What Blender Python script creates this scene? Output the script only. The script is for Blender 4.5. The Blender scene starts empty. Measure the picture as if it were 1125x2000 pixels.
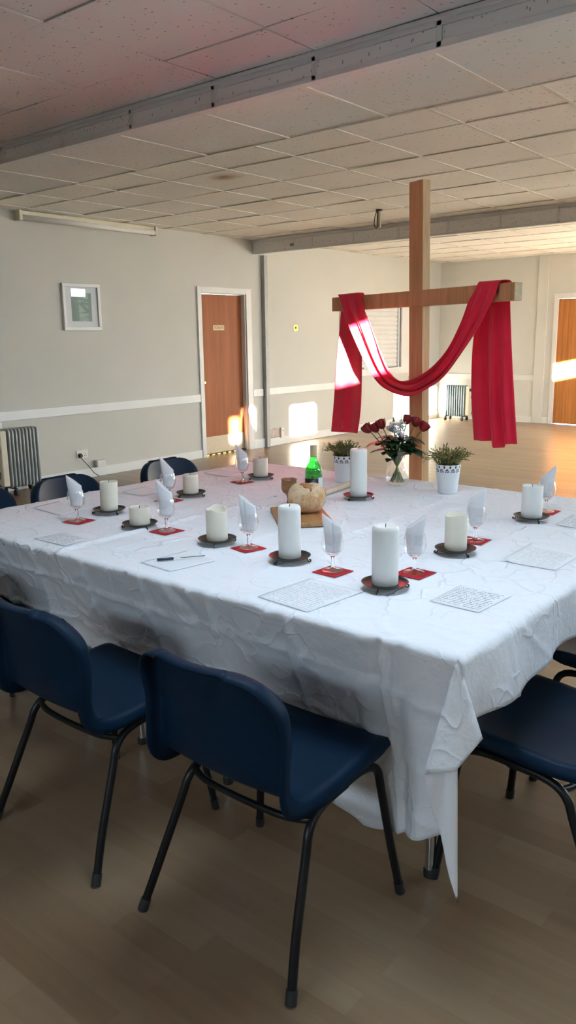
import bpy, bmesh, math, random
import numpy as np
from mathutils import Vector, Matrix
PI = math.pi
rad = math.radians
random.seed(7)
C = bpy.context.scene.collection
S = bpy.context.scene

# ------------------------------------------------------------------ camera
cam = bpy.data.cameras.new('camera')
cam.sensor_fit = 'VERTICAL'
cam.sensor_height = 36.0
cam.lens = 1557.3 / 2000 * 36.0
cam.clip_start = 0.05
camo = bpy.data.objects.new('camera', cam)
C.objects.link(camo)
yaw, pitch, roll = -0.689167, -0.215957, -0.0145087
fv = Vector((math.sin(yaw) * math.cos(pitch), math.cos(yaw) * math.cos(pitch), math.sin(pitch)))
rv = Vector((math.cos(yaw), -math.sin(yaw), 0))
uv_ = rv.cross(fv)
r2 = rv * math.cos(roll) + uv_ * math.sin(roll)
u2 = uv_ * math.cos(roll) - rv * math.sin(roll)
M = Matrix.Identity(4)
for i in range(3):
    M[i][0] = r2[i]; M[i][1] = u2[i]; M[i][2] = -fv[i]
M[0][3], M[1][3], M[2][3] = 0, 0, 1.45
camo.matrix_world = M
S.camera = camo

# ------------------------------------------------------------------ light
SKY_COLOR, SKY_STRENGTH = (0.64, 0.83, 1.0), 11.8
SUN_COLOR, SUN_STRENGTH = (1.0, 0.96, 0.86), 190.0
S.view_settings.view_transform = 'Standard'
S.view_settings.look = 'None'
S.view_settings.gamma = 1.0
S.view_settings.use_curve_mapping = False
S.view_settings.exposure = 0.66
w = bpy.data.worlds.new('sky')
S.world = w
w.use_nodes = True
bg = w.node_tree.nodes['Background']
bg.inputs[0].default_value = (*SKY_COLOR, 1)
bg.inputs[1].default_value = SKY_STRENGTH
sun = bpy.data.lights.new('sun', 'SUN')
sun.energy = SUN_STRENGTH
sun.color = SUN_COLOR
sun.angle = rad(0.53)
suno = bpy.data.objects.new('sun', sun)
C.objects.link(suno)
suno.rotation_euler = Vector((-1.0, 0.90, -0.2125)).to_track_quat('-Z', 'Y').to_euler()
suno.location = (12, -8, 6)
S.cycles.max_bounces = 10
S.cycles.diffuse_bounces = 6
S.cycles.glossy_bounces = 4
S.cycles.transmission_bounces = 8
S.cycles.transparent_max_bounces = 16
S.cycles.use_denoising = True
S.cycles.caustics_reflective = False
S.cycles.caustics_refractive = False
S.cycles.sample_clamp_indirect = 8.0

# room numbers
XL, XR, YF, YB, ZC = -7.06, 1.60, -2.5, 12.846, 2.661
# windows of the right wall: (y0, y1, z0, z1)
WINDOWS = [(-.36, -.19, 1.975, 2.28), (-.125, .085, 2.095, 2.376), (.876, 1.406, 1.95, 2.325),
           (3.6, 4.98, 1.95, 2.36), (6.93, 7.72, 2.10, 2.35), (7.9, 11.0, 0.6, 2.35), (11.4, 11.8, 2.42, 2.6),
           (4.5, 5.7, 1.50, 1.92)]
ADDED_SKY_WELL = (-1.704, -0.512, 1.45, 2.07)      # unseen ceiling opening added to brighten the tabletop: x0, x1, y0, y1
FRONT_FILL_OPENING = (-2.4, 0.0, 2.0, 2.45)     # unseen opening added behind the viewer for front fill: x0, x1, z0, z1
for (y0, y1, z0, z1) in WINDOWS:
    L = bpy.data.lights.new('sky_portal', 'AREA')
    L.shape = 'RECTANGLE'
    L.size, L.size_y = (z1 - z0), (y1 - y0)
    L.cycles.is_portal = True
    lo = bpy.data.objects.new('sky_portal', L)
    C.objects.link(lo)
    lo.matrix_world = Matrix(((0, 0, 1, XR + 0.05), (0, 1, 0, (y0 + y1) / 2), (-1, 0, 0, (z0 + z1) / 2), (0, 0, 0, 1)))
L = bpy.data.lights.new('sky_portal', 'AREA')  # sky portal for the added front opening
L.shape = 'RECTANGLE'
L.size, L.size_y = FRONT_FILL_OPENING[1] - FRONT_FILL_OPENING[0], FRONT_FILL_OPENING[3] - FRONT_FILL_OPENING[2]
L.cycles.is_portal = True
lo = bpy.data.objects.new('sky_portal', L)
C.objects.link(lo)
lo.location = ((FRONT_FILL_OPENING[0] + FRONT_FILL_OPENING[1]) / 2, YF - 0.05, (FRONT_FILL_OPENING[2] + FRONT_FILL_OPENING[3]) / 2)
lo.rotation_euler = (PI / 2, 0, 0)

L = bpy.data.lights.new('sky_portal', 'AREA')  # sky portal for the added ceiling well
L.shape = 'RECTANGLE'
L.size, L.size_y = ADDED_SKY_WELL[1] - ADDED_SKY_WELL[0], ADDED_SKY_WELL[3] - ADDED_SKY_WELL[2]
L.cycles.is_portal = True
lo = bpy.data.objects.new('sky_portal', L)
C.objects.link(lo)
lo.location = ((ADDED_SKY_WELL[0] + ADDED_SKY_WELL[1]) / 2, (ADDED_SKY_WELL[2] + ADDED_SKY_WELL[3]) / 2, ZC + 0.55)

# ------------------------------------------------------------------ node helpers
class NT:
    def __init__(s, name):
        s.m = bpy.data.materials.new(name)
        s.m.use_nodes = True
        s.t = s.m.node_tree
        s.t.nodes.clear()
        s.out = s.t.nodes.new('ShaderNodeOutputMaterial')
    def n(s, typ, **kw):
        nd = s.t.nodes.new(typ)
        for k, v in kw.items():
            if k.startswith('i_'):
                key = k[2:]
                key = int(key) if key.isdigit() else key.replace('_', ' ')
                s.set(nd.inputs[key], v)
            else:
                setattr(nd, k, v)
        return nd
    def set(s, sock, v):
        if hasattr(v, 'is_output') or isinstance(v, bpy.types.NodeSocket):
            s.t.links.new(v, sock)
        elif isinstance(v, (tuple, list)) and len(v) == 3 and sock.type == 'RGBA':
            sock.default_value = (*v, 1)
        else:
            sock.default_value = v
    def math(s, op, a, b=0.0, c=None):
        nd = s.n('ShaderNodeMath', operation=op)
        s.set(nd.inputs[0], a); s.set(nd.inputs[1], b)
        if c is not None: s.set(nd.inputs[2], c)
        return nd.outputs[0]
    def mix(s, f, a, b, blend='MIX'):
        nd = s.n('ShaderNodeMix', data_type='RGBA', blend_type=blend)
        s.set(nd.inputs[0], f); s.set(nd.inputs[6], a); s.set(nd.inputs[7], b)
        return nd.outputs[2]
    def ramp(s, f, stops):
        nd = s.n('ShaderNodeValToRGB')
        e = nd.color_ramp.elements
        e[0].position, e[0].color = stops[0][0], (*stops[0][1], 1)
        e[1].position, e[1].color = stops[-1][0], (*stops[-1][1], 1)
        for p, c in stops[1:-1]:
            x = e.new(p); x.color = (*c, 1)
        s.set(nd.inputs[0], f)
        return nd.outputs[0]
    def coords(s, kind='Object', scale=None, rot=None):
        tc = s.n('ShaderNodeTexCoord')
        o = tc.outputs[kind]
        if scale is not None or rot is not None:
            mp = s.n('ShaderNodeMapping')
            s.set(mp.inputs[0], o)
            if scale: mp.inputs['Scale'].default_value = scale
            if rot: mp.inputs['Rotation'].default_value = rot
            o = mp.outputs[0]
        return o
    def noise(s, vec, scale=5, detail=3, rough=0.5):
        nd = s.n('ShaderNodeTexNoise')
        s.set(nd.inputs['Vector'], vec)
        nd.inputs['Scale'].default_value = scale
        nd.inputs['Detail'].default_value = detail
        nd.inputs['Roughness'].default_value = rough
        return nd.outputs['Fac']
    def bump(s, h, strength=0.3, dist=0.01):
        nd = s.n('ShaderNodeBump')
        s.set(nd.inputs['Height'], h)
        nd.inputs['Strength'].default_value = strength
        nd.inputs['Distance'].default_value = dist
        return nd.outputs[0]
    def principled(s, color, rough=0.5, metal=0.0, spec=0.5, normal=None, **kw):
        p = s.n('ShaderNodeBsdfPrincipled')
        s.set(p.inputs['Base Color'], color)
        s.set(p.inputs['Roughness'], rough)
        p.inputs['Metallic'].default_value = metal
        p.inputs['Specular IOR Level'].default_value = spec
        if normal is not None: s.set(p.inputs['Normal'], normal)
        for k, v in kw.items():
            s.set(p.inputs[k.replace('_', ' ')], v)
        s.t.links.new(p.outputs[0], s.out.inputs[0])
        return p

def plain(name, col, rough=0.5, metal=0.0, spec=0.5, var=0.06, vscale=18, bump=0.0, bscale=60, **kw):
    t = NT(name)
    v = t.coords('Object')
    f = t.noise(v, vscale, 3)
    lo = tuple(c * (1 - var) for c in col); hi = tuple(min(1, c * (1 + var)) for c in col)
    c = t.ramp(f, [(0.3, lo), (0.7, hi)])
    nrm = t.bump(t.noise(v, bscale, 3), bump, 0.004) if bump else None
    t.principled(c, rough, metal, spec, nrm, **kw)
    return t.m

def wood(name, dark, light, scale=(3, 3, 40), rot=None, rough=0.45, bump=0.05, spec=0.4, knots=False):
    """grain runs along the axis with the SMALL scale"""
    t = NT(name)
    v = t.coords('Object', scale, rot)
    n1 = t.noise(v, 1.0, 4, 0.6)
    n2 = t.noise(v, 4.0, 3, 0.6)
    f = t.math('ADD', t.math('MULTIPLY', n1, 0.7), t.math('MULTIPLY', n2, 0.3))
    c = t.ramp(f, [(0.3, dark), (0.5, tuple((a + b) / 2 for a, b in zip(dark, light))), (0.7, light)])
    if knots:
        vo = t.n('ShaderNodeTexVoronoi')
        t.set(vo.inputs['Vector'], t.coords('Object', (7, 7, 2.2)))
        vo.inputs['Scale'].default_value = 1.3
        k = t.ramp(vo.outputs['Distance'], [(0.04, (1, 1, 1)), (0.12, (0, 0, 0))])
        c = t.mix(k, c, tuple(a * 0.35 for a in dark))
    t.principled(c, rough, 0, spec, t.bump(f, bump, 0.003))
    return t.m

def thin_glass(name, tint=(1, 1, 1), rough=0.0, ior=1.45, boost=1.0):
    t = NT(name)
    tr = t.n('ShaderNodeBsdfTransparent', i_0=tint)
    gl = t.n('ShaderNodeBsdfGlossy', i_0=(1, 1, 1), i_Roughness=rough)
    bk = t.n('ShaderNodeNewGeometry').outputs['Backfacing']
    fr = t.n('ShaderNodeFresnel', i_IOR=t.math('ADD', ior, t.math('MULTIPLY', bk, 1 / ior - ior)))
    mx = t.n('ShaderNodeMixShader')
    t.set(mx.inputs[0], t.math('MULTIPLY', fr.outputs[0], boost))
    t.t.links.new(tr.outputs[0], mx.inputs[1]); t.t.links.new(gl.outputs[0], mx.inputs[2])
    t.t.links.new(mx.outputs[0], t.out.inputs[0])
    return t.m

MT = {}
MT['wall'] = plain('wall_paint_dimmed', (0.545, 0.53, 0.48), 0.55, spec=0.2, var=0.03, vscale=1.2, bump=0.05, bscale=90)  # same paint as the back wall, darkened to tone down the light here
MT['wall_end_lit'] = plain('wall_paint_lit', (0.66, 0.65, 0.60), 0.55, spec=0.2, var=0.03, vscale=1.2, bump=0.05, bscale=90)  # lighter copy of the wall paint, standing in for stronger light there
MT['white'] = plain('white_gloss_paint', (0.78, 0.77, 0.73), 0.35, var=0.03, vscale=4)
MT['beam'] = plain('grey_beam_paint', (0.66, 0.67, 0.675), 0.5, var=0.04, vscale=4)
MT['conduit'] = plain('grey_conduit_paint', (0.30, 0.30, 0.29), 0.5)
MT['tbar'] = plain('ceiling_bar_paint', (0.72, 0.69, 0.62), 0.5, var=0.04)
MT['plenum'] = plain('dark_void', (0.03, 0.03, 0.03), 0.9)
MT['black'] = plain('black_enamel', (0.006, 0.006, 0.007), 0.35, spec=0.3)
MT['rubber'] = plain('black_rubber', (0.012, 0.012, 0.012), 0.7)
MT['chrome'] = plain('chrome', (0.75, 0.76, 0.78), 0.15, 1.0, var=0.02)
MT['brass'] = plain('brass', (0.45, 0.31, 0.09), 0.32, 1.0, var=0.1)
MT['sign_tan'] = plain('tan_sign_plastic', (0.50, 0.33, 0.15), 0.4)
MT['steel'] = plain('brushed_steel', (0.30, 0.25, 0.19), 0.55, 0.5, var=0.08, vscale=40)
MT['iron'] = plain('dark_iron', (0.05, 0.048, 0.045), 0.38, 0.6, var=0.2, vscale=30)
MT['chair'] = plain('navy_polypropylene', (0.0026, 0.016, 0.040), 0.5, spec=0.13, var=0.05, bump=0.06, bscale=700)
MT['wax_white'] = plain('white_wax', (0.82, 0.83, 0.80), 0.42, var=0.02)
MT['wax_cream'] = plain('cream_wax', (0.78, 0.74, 0.62), 0.48, var=0.04)
MT['wick'] = plain('burnt_wick', (0.02, 0.018, 0.015), 0.9)
def napkin_mat():
    t = NT('white_paper_napkin')
    d = t.n('ShaderNodeBsdfDiffuse', i_Color=(0.94, 0.95, 0.97))
    tl = t.n('ShaderNodeBsdfTranslucent', i_Color=(0.94, 0.95, 0.97))
    mx = t.n('ShaderNodeMixShader', i_0=0.4)
    t.t.links.new(d.outputs[0], mx.inputs[1]); t.t.links.new(tl.outputs[0], mx.inputs[2])
    t.t.links.new(mx.outputs[0], t.out.inputs[0])
    return t.m
MT['napkin'] = napkin_mat()
MT['coaster'] = plain('red_paper', (0.42, 0.018, 0.032), 0.7, spec=0.25, var=0.08)
MT['plastic_white'] = plain('white_plastic', (0.74, 0.72, 0.67), 0.35, var=0.02)
MT['cream_plastic'] = plain('yellowed_plastic', (0.66, 0.60, 0.46), 0.4, var=0.03)
MT['heater'] = plain('grey_heater_enamel', (0.30, 0.32, 0.31), 0.35, var=0.04)
MT['heater_pale'] = plain('pale_heater_enamel', (0.20, 0.25, 0.28), 0.35, var=0.04)
MT['cork'] = plain('table_board', (0.45, 0.33, 0.22), 0.5)
MT['glass'] = thin_glass('clear_thin_glass', (0.995, 0.995, 0.995), 0.01, 1.5, 1.5)
def solid_glass():
    t = NT('solid_glass')
    t.principled((1, 1, 1), 0.0, 0, 0.5, None, Transmission_Weight=1.0, IOR=1.45)
    return t.m
MT['solid_glass'] = solid_glass()
MT['bottle'] = thin_glass('green_bottle_glass', (0.14, 0.70, 0.20), 0.03, 1.5, 2.2)
MT['picture_glass'] = thin_glass('picture_glass', (0.97, 0.98, 0.98), 0.0, 1.45, 1.3)
MT['wine'] = plain('dark_wine', (0.004, 0.010, 0.006), 0.15)
MT['label_black'] = plain('black_label_paper', (0.010, 0.012, 0.011), 0.4)
MT['label_pale'] = plain('pale_label_paper', (0.62, 0.70, 0.68), 0.6)
MT['capsule'] = plain('gold_capsule', (0.55, 0.45, 0.27), 0.4, 0.3)
MT['pot'] = plain('white_pot_enamel', (0.80, 0.84, 0.88), 0.35, var=0.02)
MT['pot_liner'] = plain('dark_pot_liner', (0.03, 0.035, 0.06), 0.7)
MT['soil'] = plain('soil', (0.03, 0.02, 0.012), 0.95)
MT['leaf_herb'] = plain('herb_leaf', (0.15, 0.155, 0.035), 0.5, var=0.55, vscale=22)
MT['leaf_dark'] = plain('dark_leaf', (0.018, 0.052, 0.017), 0.4, var=0.3, vscale=30)
MT['stem'] = plain('green_stem', (0.10, 0.15, 0.035), 0.45, var=0.25, vscale=30)
MT['rose'] = plain('red_petal', (0.24, 0.008, 0.012), 0.55, var=0.35, vscale=40)
MT['petal_white'] = plain('white_petal', (0.75, 0.76, 0.78), 0.6, var=0.08, vscale=60)
MT['terracotta'] = plain('bare_plaster', (0.50, 0.40, 0.35), 0.9, var=0.2, vscale=20, bump=0.4, bscale=40)
MT['pen_blue'] = plain('navy_pen_plastic', (0.008, 0.015, 0.05), 0.3)
MT['stick'] = plain('pale_beige_wood', (0.62, 0.50, 0.36), 0.55, var=0.1)
MT['brick'] = plain('blocker_brick', (0.35, 0.24, 0.18), 0.9, var=0.2, vscale=5)
MT['ground'] = plain('outside_paving', (0.30, 0.29, 0.27), 0.9, var=0.2, vscale=3)
MT['post'] = wood('brown_stained_timber', (0.44, 0.185, 0.08), (0.68, 0.34, 0.165), (26, 26, 1.6), rough=0.5, spec=0.3, knots=True)
MT['endgrain'] = wood('pale_end_grain', (0.42, 0.32, 0.17), (0.62, 0.50, 0.30), (30, 30, 30), rough=0.7)
MT['sidewood'] = wood('pale_planed_timber', (0.42, 0.25, 0.11), (0.62, 0.42, 0.22), (26, 26, 1.6), rough=0.6, spec=0.3, knots=True)
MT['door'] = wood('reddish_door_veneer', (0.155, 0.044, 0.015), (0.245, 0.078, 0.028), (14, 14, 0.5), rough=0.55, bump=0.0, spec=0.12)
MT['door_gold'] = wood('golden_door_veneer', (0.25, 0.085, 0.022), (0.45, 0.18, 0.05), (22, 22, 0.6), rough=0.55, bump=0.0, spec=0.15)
MT['board'] = wood('oiled_breadboard', (0.30, 0.13, 0.045), (0.50, 0.27, 0.11), (2.5, 40, 40), rough=0.5)
MT['cup'] = wood('turned_wood', (0.20, 0.085, 0.035), (0.42, 0.22, 0.10), (20, 20, 60), rough=0.35)

def floor_mat():
    t = NT('wood_strip_vinyl')
    v = t.coords('Object')
    br = t.n('ShaderNodeTexBrick')
    t.set(br.inputs['Vector'], v)
    br.offset = 0.37; br.offset_frequency = 2; br.squash = 1.0
    br.inputs['Color1'].default_value = (0, 0, 0, 1)
    br.inputs['Color2'].default_value = (1, 1, 1, 1)
    br.inputs['Mortar'].default_value = (0.5, 0.5, 0.5, 1)
    br.inputs['Scale'].default_value = 1.0
    br.inputs['Mortar Size'].default_value = 0.0007
    br.inputs['Mortar Smooth'].default_value = 0.5
    br.inputs['Bias'].default_value = 0.0
    br.inputs['Brick Width'].default_value = 0.62
    br.inputs['Row Height'].default_value = 0.075
    g = t.noise(t.coords('Object', (3.0, 42, 1)), 1.0, 4, 0.65)
    g2 = t.noise(t.coords('Object', (0.7, 5, 1)), 1.5, 2)
    f = t.math('ADD', t.math('MULTIPLY', br.outputs['Color'], 0.42), t.math('ADD', t.math('MULTIPLY', g, 0.38), t.math('MULTIPLY', g2, 0.2)))
    c = t.ramp(f, [(0.22, (0.14, 0.086, 0.047)), (0.5, (0.180, 0.120, 0.070)), (0.8, (0.215, 0.154, 0.096))])
    t.principled(c, t.math('ADD', 0.27, t.math('MULTIPLY', g, 0.12)), 0, 0.5, t.bump(g, 0.03, 0.002))
    return t.m
MT['floor'] = floor_mat()

def tile_mat(name, col, vertical=False):
    """fissured mineral-fibre tile"""
    t = NT(name)
    sc = (26, 60, 26) if not vertical else (75, 75, 28)
    v = t.coords('Object', sc)
    vo = t.n('ShaderNodeTexVoronoi', feature='F1')
    t.set(vo.inputs['Vector'], v)
    vo.inputs['Scale'].default_value = 1.0
    vo.inputs['Randomness'].default_value = 1.0
    n = t.noise(t.coords('Object'), 9, 2)
    thr = t.math('ADD', 0.05, t.math('MULTIPLY', n, 0.30 if vertical else 0.27))
    flk = t.math('LESS_THAN', vo.outputs['Distance'], thr)
    # only some cells are pierced
    wn = t.n('ShaderNodeSeparateColor')
    t.set(wn.inputs[0], vo.outputs['Color'])
    some = t.math('GREATER_THAN', wn.outputs[0], 0.45 if vertical else 0.62)
    flk = t.math('MULTIPLY', flk, some)
    big = t.noise(t.coords('Object'), 0.9, 2)
    base = t.ramp(big, [(0.3, tuple(c * 0.94 for c in col)), (0.7, tuple(min(1, c * 1.05) for c in col))])
    c = t.mix(flk, base, tuple(x * 0.42 for x in col))
    if not vertical:
        # brown water stain on one tile
        sp = t.n('ShaderNodeSeparateXYZ')
        t.set(sp.inputs[0], t.coords('Object'))
        dx = t.math('MULTIPLY', t.math('ADD', sp.outputs[0], 4.53), 4.2)
        dy = t.math('MULTIPLY', t.math('ADD', sp.outputs[1], -4.78), 6.0)
        d = t.math('SQRT', t.math('ADD', t.math('MULTIPLY', dx, dx), t.math('MULTIPLY', dy, dy)))
        d = t.math('ADD', d, t.math('MULTIPLY', t.noise(t.coords('Object'), 7, 2), 0.5))
        st = t.ramp(d, [(0.30, (0.95, 0.95, 0.95)), (1.25, (0, 0, 0))])
        c = t.mix(st, c, (0.30, 0.17, 0.09))
    t.principled(c, 0.9, 0, 0.1, t.bump(flk, -0.4, 0.003))
    return t.m
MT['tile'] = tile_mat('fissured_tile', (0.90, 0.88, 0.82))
MT['tile_dimmed'] = tile_mat('fissured_tile_dimmed', (0.74, 0.735, 0.71))  # same tile, darkened to stand for dimmer light on the near ceiling
MT['panel'] = tile_mat('fissured_panel', (0.74, 0.75, 0.755), True)

def cloth_mat():
    t = NT('white_table_linen')
    v = t.coords('Object')
    h = t.math('ADD', t.math('MULTIPLY', t.noise(v, 14, 4, 0.55), 0.7), t.math('MULTIPLY', t.noise(v, 60, 2), 0.3))
    dv = t.n('ShaderNodeVectorMath', operation='ADD')
    t.set(dv.inputs[0], v)
    nz = t.n('ShaderNodeTexNoise'); t.set(nz.inputs['Vector'], v); nz.inputs['Scale'].default_value = 5.0
    sc_ = t.n('ShaderNodeVectorMath', operation='SCALE'); t.set(sc_.inputs[0], nz.outputs['Color']); sc_.inputs['Scale'].default_value = 0.35
    t.set(dv.inputs[1], sc_.outputs[0])
    vo = t.n('ShaderNodeTexVoronoi', feature='DISTANCE_TO_EDGE')
    t.set(vo.inputs['Vector'], dv.outputs[0]); vo.inputs['Scale'].default_value = 5.5
    cr_ = t.math('SUBTRACT', 1.0, t.math('MINIMUM', t.math('MULTIPLY', vo.outputs['Distance'], 14.0), 1.0))
    patch = t.math('MAXIMUM', t.math('SUBTRACT', t.math('MULTIPLY', t.noise(v, 3.0, 2), 2.2), 0.85), 0.0)
    h = t.math('ADD', h, t.math('MULTIPLY', t.math('MULTIPLY', cr_, cr_), t.math('MULTIPLY', patch, 1.3)))
    t.principled((0.87, 0.88, 0.92), 0.75, 0, 0.25, t.bump(h, 0.42, 0.016), Sheen_Weight=0.15)
    return t.m
MT['cloth'] = cloth_mat()
def scarf_mat():
    t = NT('red_fabric')
    v = t.coords('Object')
    c = t.ramp(t.noise(v, 6, 3), [(0.3, (0.62, 0.010, 0.040)), (0.7, (0.74, 0.015, 0.052))])
    t.principled(c, 0.7, 0, 0.2, t.bump(t.noise(v, 500, 2), 0.1, 0.001), Sheen_Weight=0.2)
    return t.m
MT['scarf'] = scarf_mat()
def bread_mat():
    t = NT('floury_crust')
    v = t.coords('Object')
    n = t.noise(v, 22, 5, 0.65)
    sp = t.n('ShaderNodeSeparateXYZ'); t.set(sp.inputs[0], v)
    f = t.math('ADD', n, t.math('MULTIPLY', sp.outputs[2], 1.6))
    c = t.ramp(f, [(0.40, (0.42, 0.20, 0.085)), (0.55, (0.58, 0.36, 0.19)), (0.68, (0.70, 0.55, 0.38)), (0.8, (0.60, 0.40, 0.23))])
    t.principled(c, 0.8, 0, 0.2, t.bump(n, 0.5, 0.006))
    return t.m
MT['bread'] = bread_mat()
MT['bread_slash'] = plain('baked_slash', (0.44, 0.19, 0.07), 0.6, var=0.3, vscale=40, bump=0.3)

def paper_mat(name, rows, ink, cover=0.92, title=True):
    """sheet with illegible typed lines, u across, v up the page"""
    t = NT(name)
    uvn = t.n('ShaderNodeTexCoord').outputs['UV']
    sp = t.n('ShaderNodeSeparateXYZ'); t.set(sp.inputs[0], uvn)
    u, v = sp.outputs[0], sp.outputs[1]
    r = t.math('MULTIPLY', v, float(rows))
    fr = t.math('FRACT', r)
    row = t.math('FLOOR', r)
    band = t.math('MULTIPLY', t.math('GREATER_THAN', fr, 0.36), t.math('LESS_THAN', fr, 0.66))
    cb = t.n('ShaderNodeCombineXYZ')
    t.set(cb.inputs[0], t.math('MULTIPLY', u, 60.0)); t.set(cb.inputs[1], t.math('MULTIPLY', row, 7.3))
    gap = t.math('GREATER_THAN', t.noise(cb.outputs[0], 1.0, 1), 0.46)
    cb2 = t.n('ShaderNodeCombineXYZ'); t.set(cb2.inputs[0], t.math('MULTIPLY', row, 3.7))
    end = t.math('LESS_THAN', u, t.math('ADD', 0.72, t.math('MULTIPLY', t.noise(cb2.outputs[0], 1.0, 0), 0.4)))
    m = t.math('MULTIPLY', t.math('MULTIPLY', band, gap), end)
    for a, lim, op in ((u, 0.06, 'GREATER_THAN'), (u, 0.95, 'LESS_THAN'), (v, 0.07, 'GREATER_THAN'), (v, cover, 'LESS_THAN')):
        m = t.math('MULTIPLY', m, t.math(op, a, lim))
    c = t.mix(m, (0.84, 0.85, 0.88), ink)
    t.principled(c, 0.8, 0, 0.2)
    return t.m
MT['paper_type'] = paper_mat('typed_sheet', 14, (0.16, 0.16, 0.19))
MT['paper_dense'] = paper_mat('densely_typed_sheet', 20, (0.50, 0.51, 0.54))
MT['paper_blank'] = plain('blank_paper', (0.84, 0.85, 0.88), 0.8, spec=0.2, var=0.01)

def lace_mat():
    t = NT('pierced_lace_metal')
    uvn = t.n('ShaderNodeTexCoord').outputs['UV']
    sp = t.n('ShaderNodeSeparateXYZ'); t.set(sp.inputs[0], uvn)
    u = t.math('SUBTRACT', t.math('FRACT', t.math('MULTIPLY', sp.outputs[0], 13.0)), 0.5)
    v = sp.outputs[1]
    du = t.math('MULTIPLY', u, 1.25)
    dv = t.math('SUBTRACT', v, 0.12)
    rr = t.math('SQRT', t.math('ADD', t.math('MULTIPLY', du, du), t.math('MULTIPLY', dv, dv)))
    ang = t.math('ARCTAN2', dv, du)
    spoke = t.math('GREATER_THAN', t.math('ABSOLUTE', t.math('SINE', t.math('MULTIPLY', ang, 3.5))), 0.35)
    ring = t.math('MULTIPLY', t.math('GREATER_THAN', rr, 0.27), t.math('LESS_THAN', rr, 0.46))
    ring2 = t.math('MULTIPLY', t.math('GREATER_THAN', rr, 0.10), t.math('LESS_THAN', rr, 0.19))
    up = t.math('GREATER_THAN', dv, 0.02)
    hole = t.math('MULTIPLY', t.math('MAXIMUM', t.math('MULTIPLY', ring, spoke), ring2), up)
    cu = t.math('SUBTRACT', t.math('ABSOLUTE', u), 0.5)
    cv = t.math('SUBTRACT', v, 0.78)
    r2_ = t.math('SQRT', t.math('ADD', t.math('MULTIPLY', cu, cu), t.math('MULTIPLY', cv, cv)))
    hole = t.math('MAXIMUM', hole, t.math('LESS_THAN', r2_, 0.15))
    p = t.principled((0.80, 0.84, 0.88), 0.35)
    tr = t.n('ShaderNodeBsdfTransparent')
    mx = t.n('ShaderNodeMixShader')
    t.set(mx.inputs[0], hole)
    t.t.links.new(p.outputs[0], mx.inputs[1]); t.t.links.new(tr.outputs[0], mx.inputs[2])
    t.t.links.new(mx.outputs[0], t.out.inputs[0])
    return t.m
MT['lace'] = lace_mat()

def print_mat():
    t = NT('teal_print')
    v = t.coords('Object')
    sp = t.n('ShaderNodeSeparateXYZ'); t.set(sp.inputs[0], v)
    y = sp.outputs[1]
    c = t.ramp(t.noise(t.coords('Object', (1, 14, 2)), 1.0, 3), [(0.3, (0.10, 0.20, 0.20)), (0.7, (0.17, 0.30, 0.28))])
    mid = t.math('MULTIPLY', t.math('GREATER_THAN', y, -0.035), t.math('LESS_THAN', y, 0.085))
    wv = t.noise(t.coords('Object', (1, 9, 38), (rad(28), 0, 0)), 1.0, 3)
    c2 = t.ramp(wv, [(0.42, (0.12, 0.23, 0.23)), (0.62, (0.36, 0.52, 0.49))])
    c = t.mix(mid, c, c2)
    t.principled(c, 0.6)
    return t.m
MT['print'] = print_mat()

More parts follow.
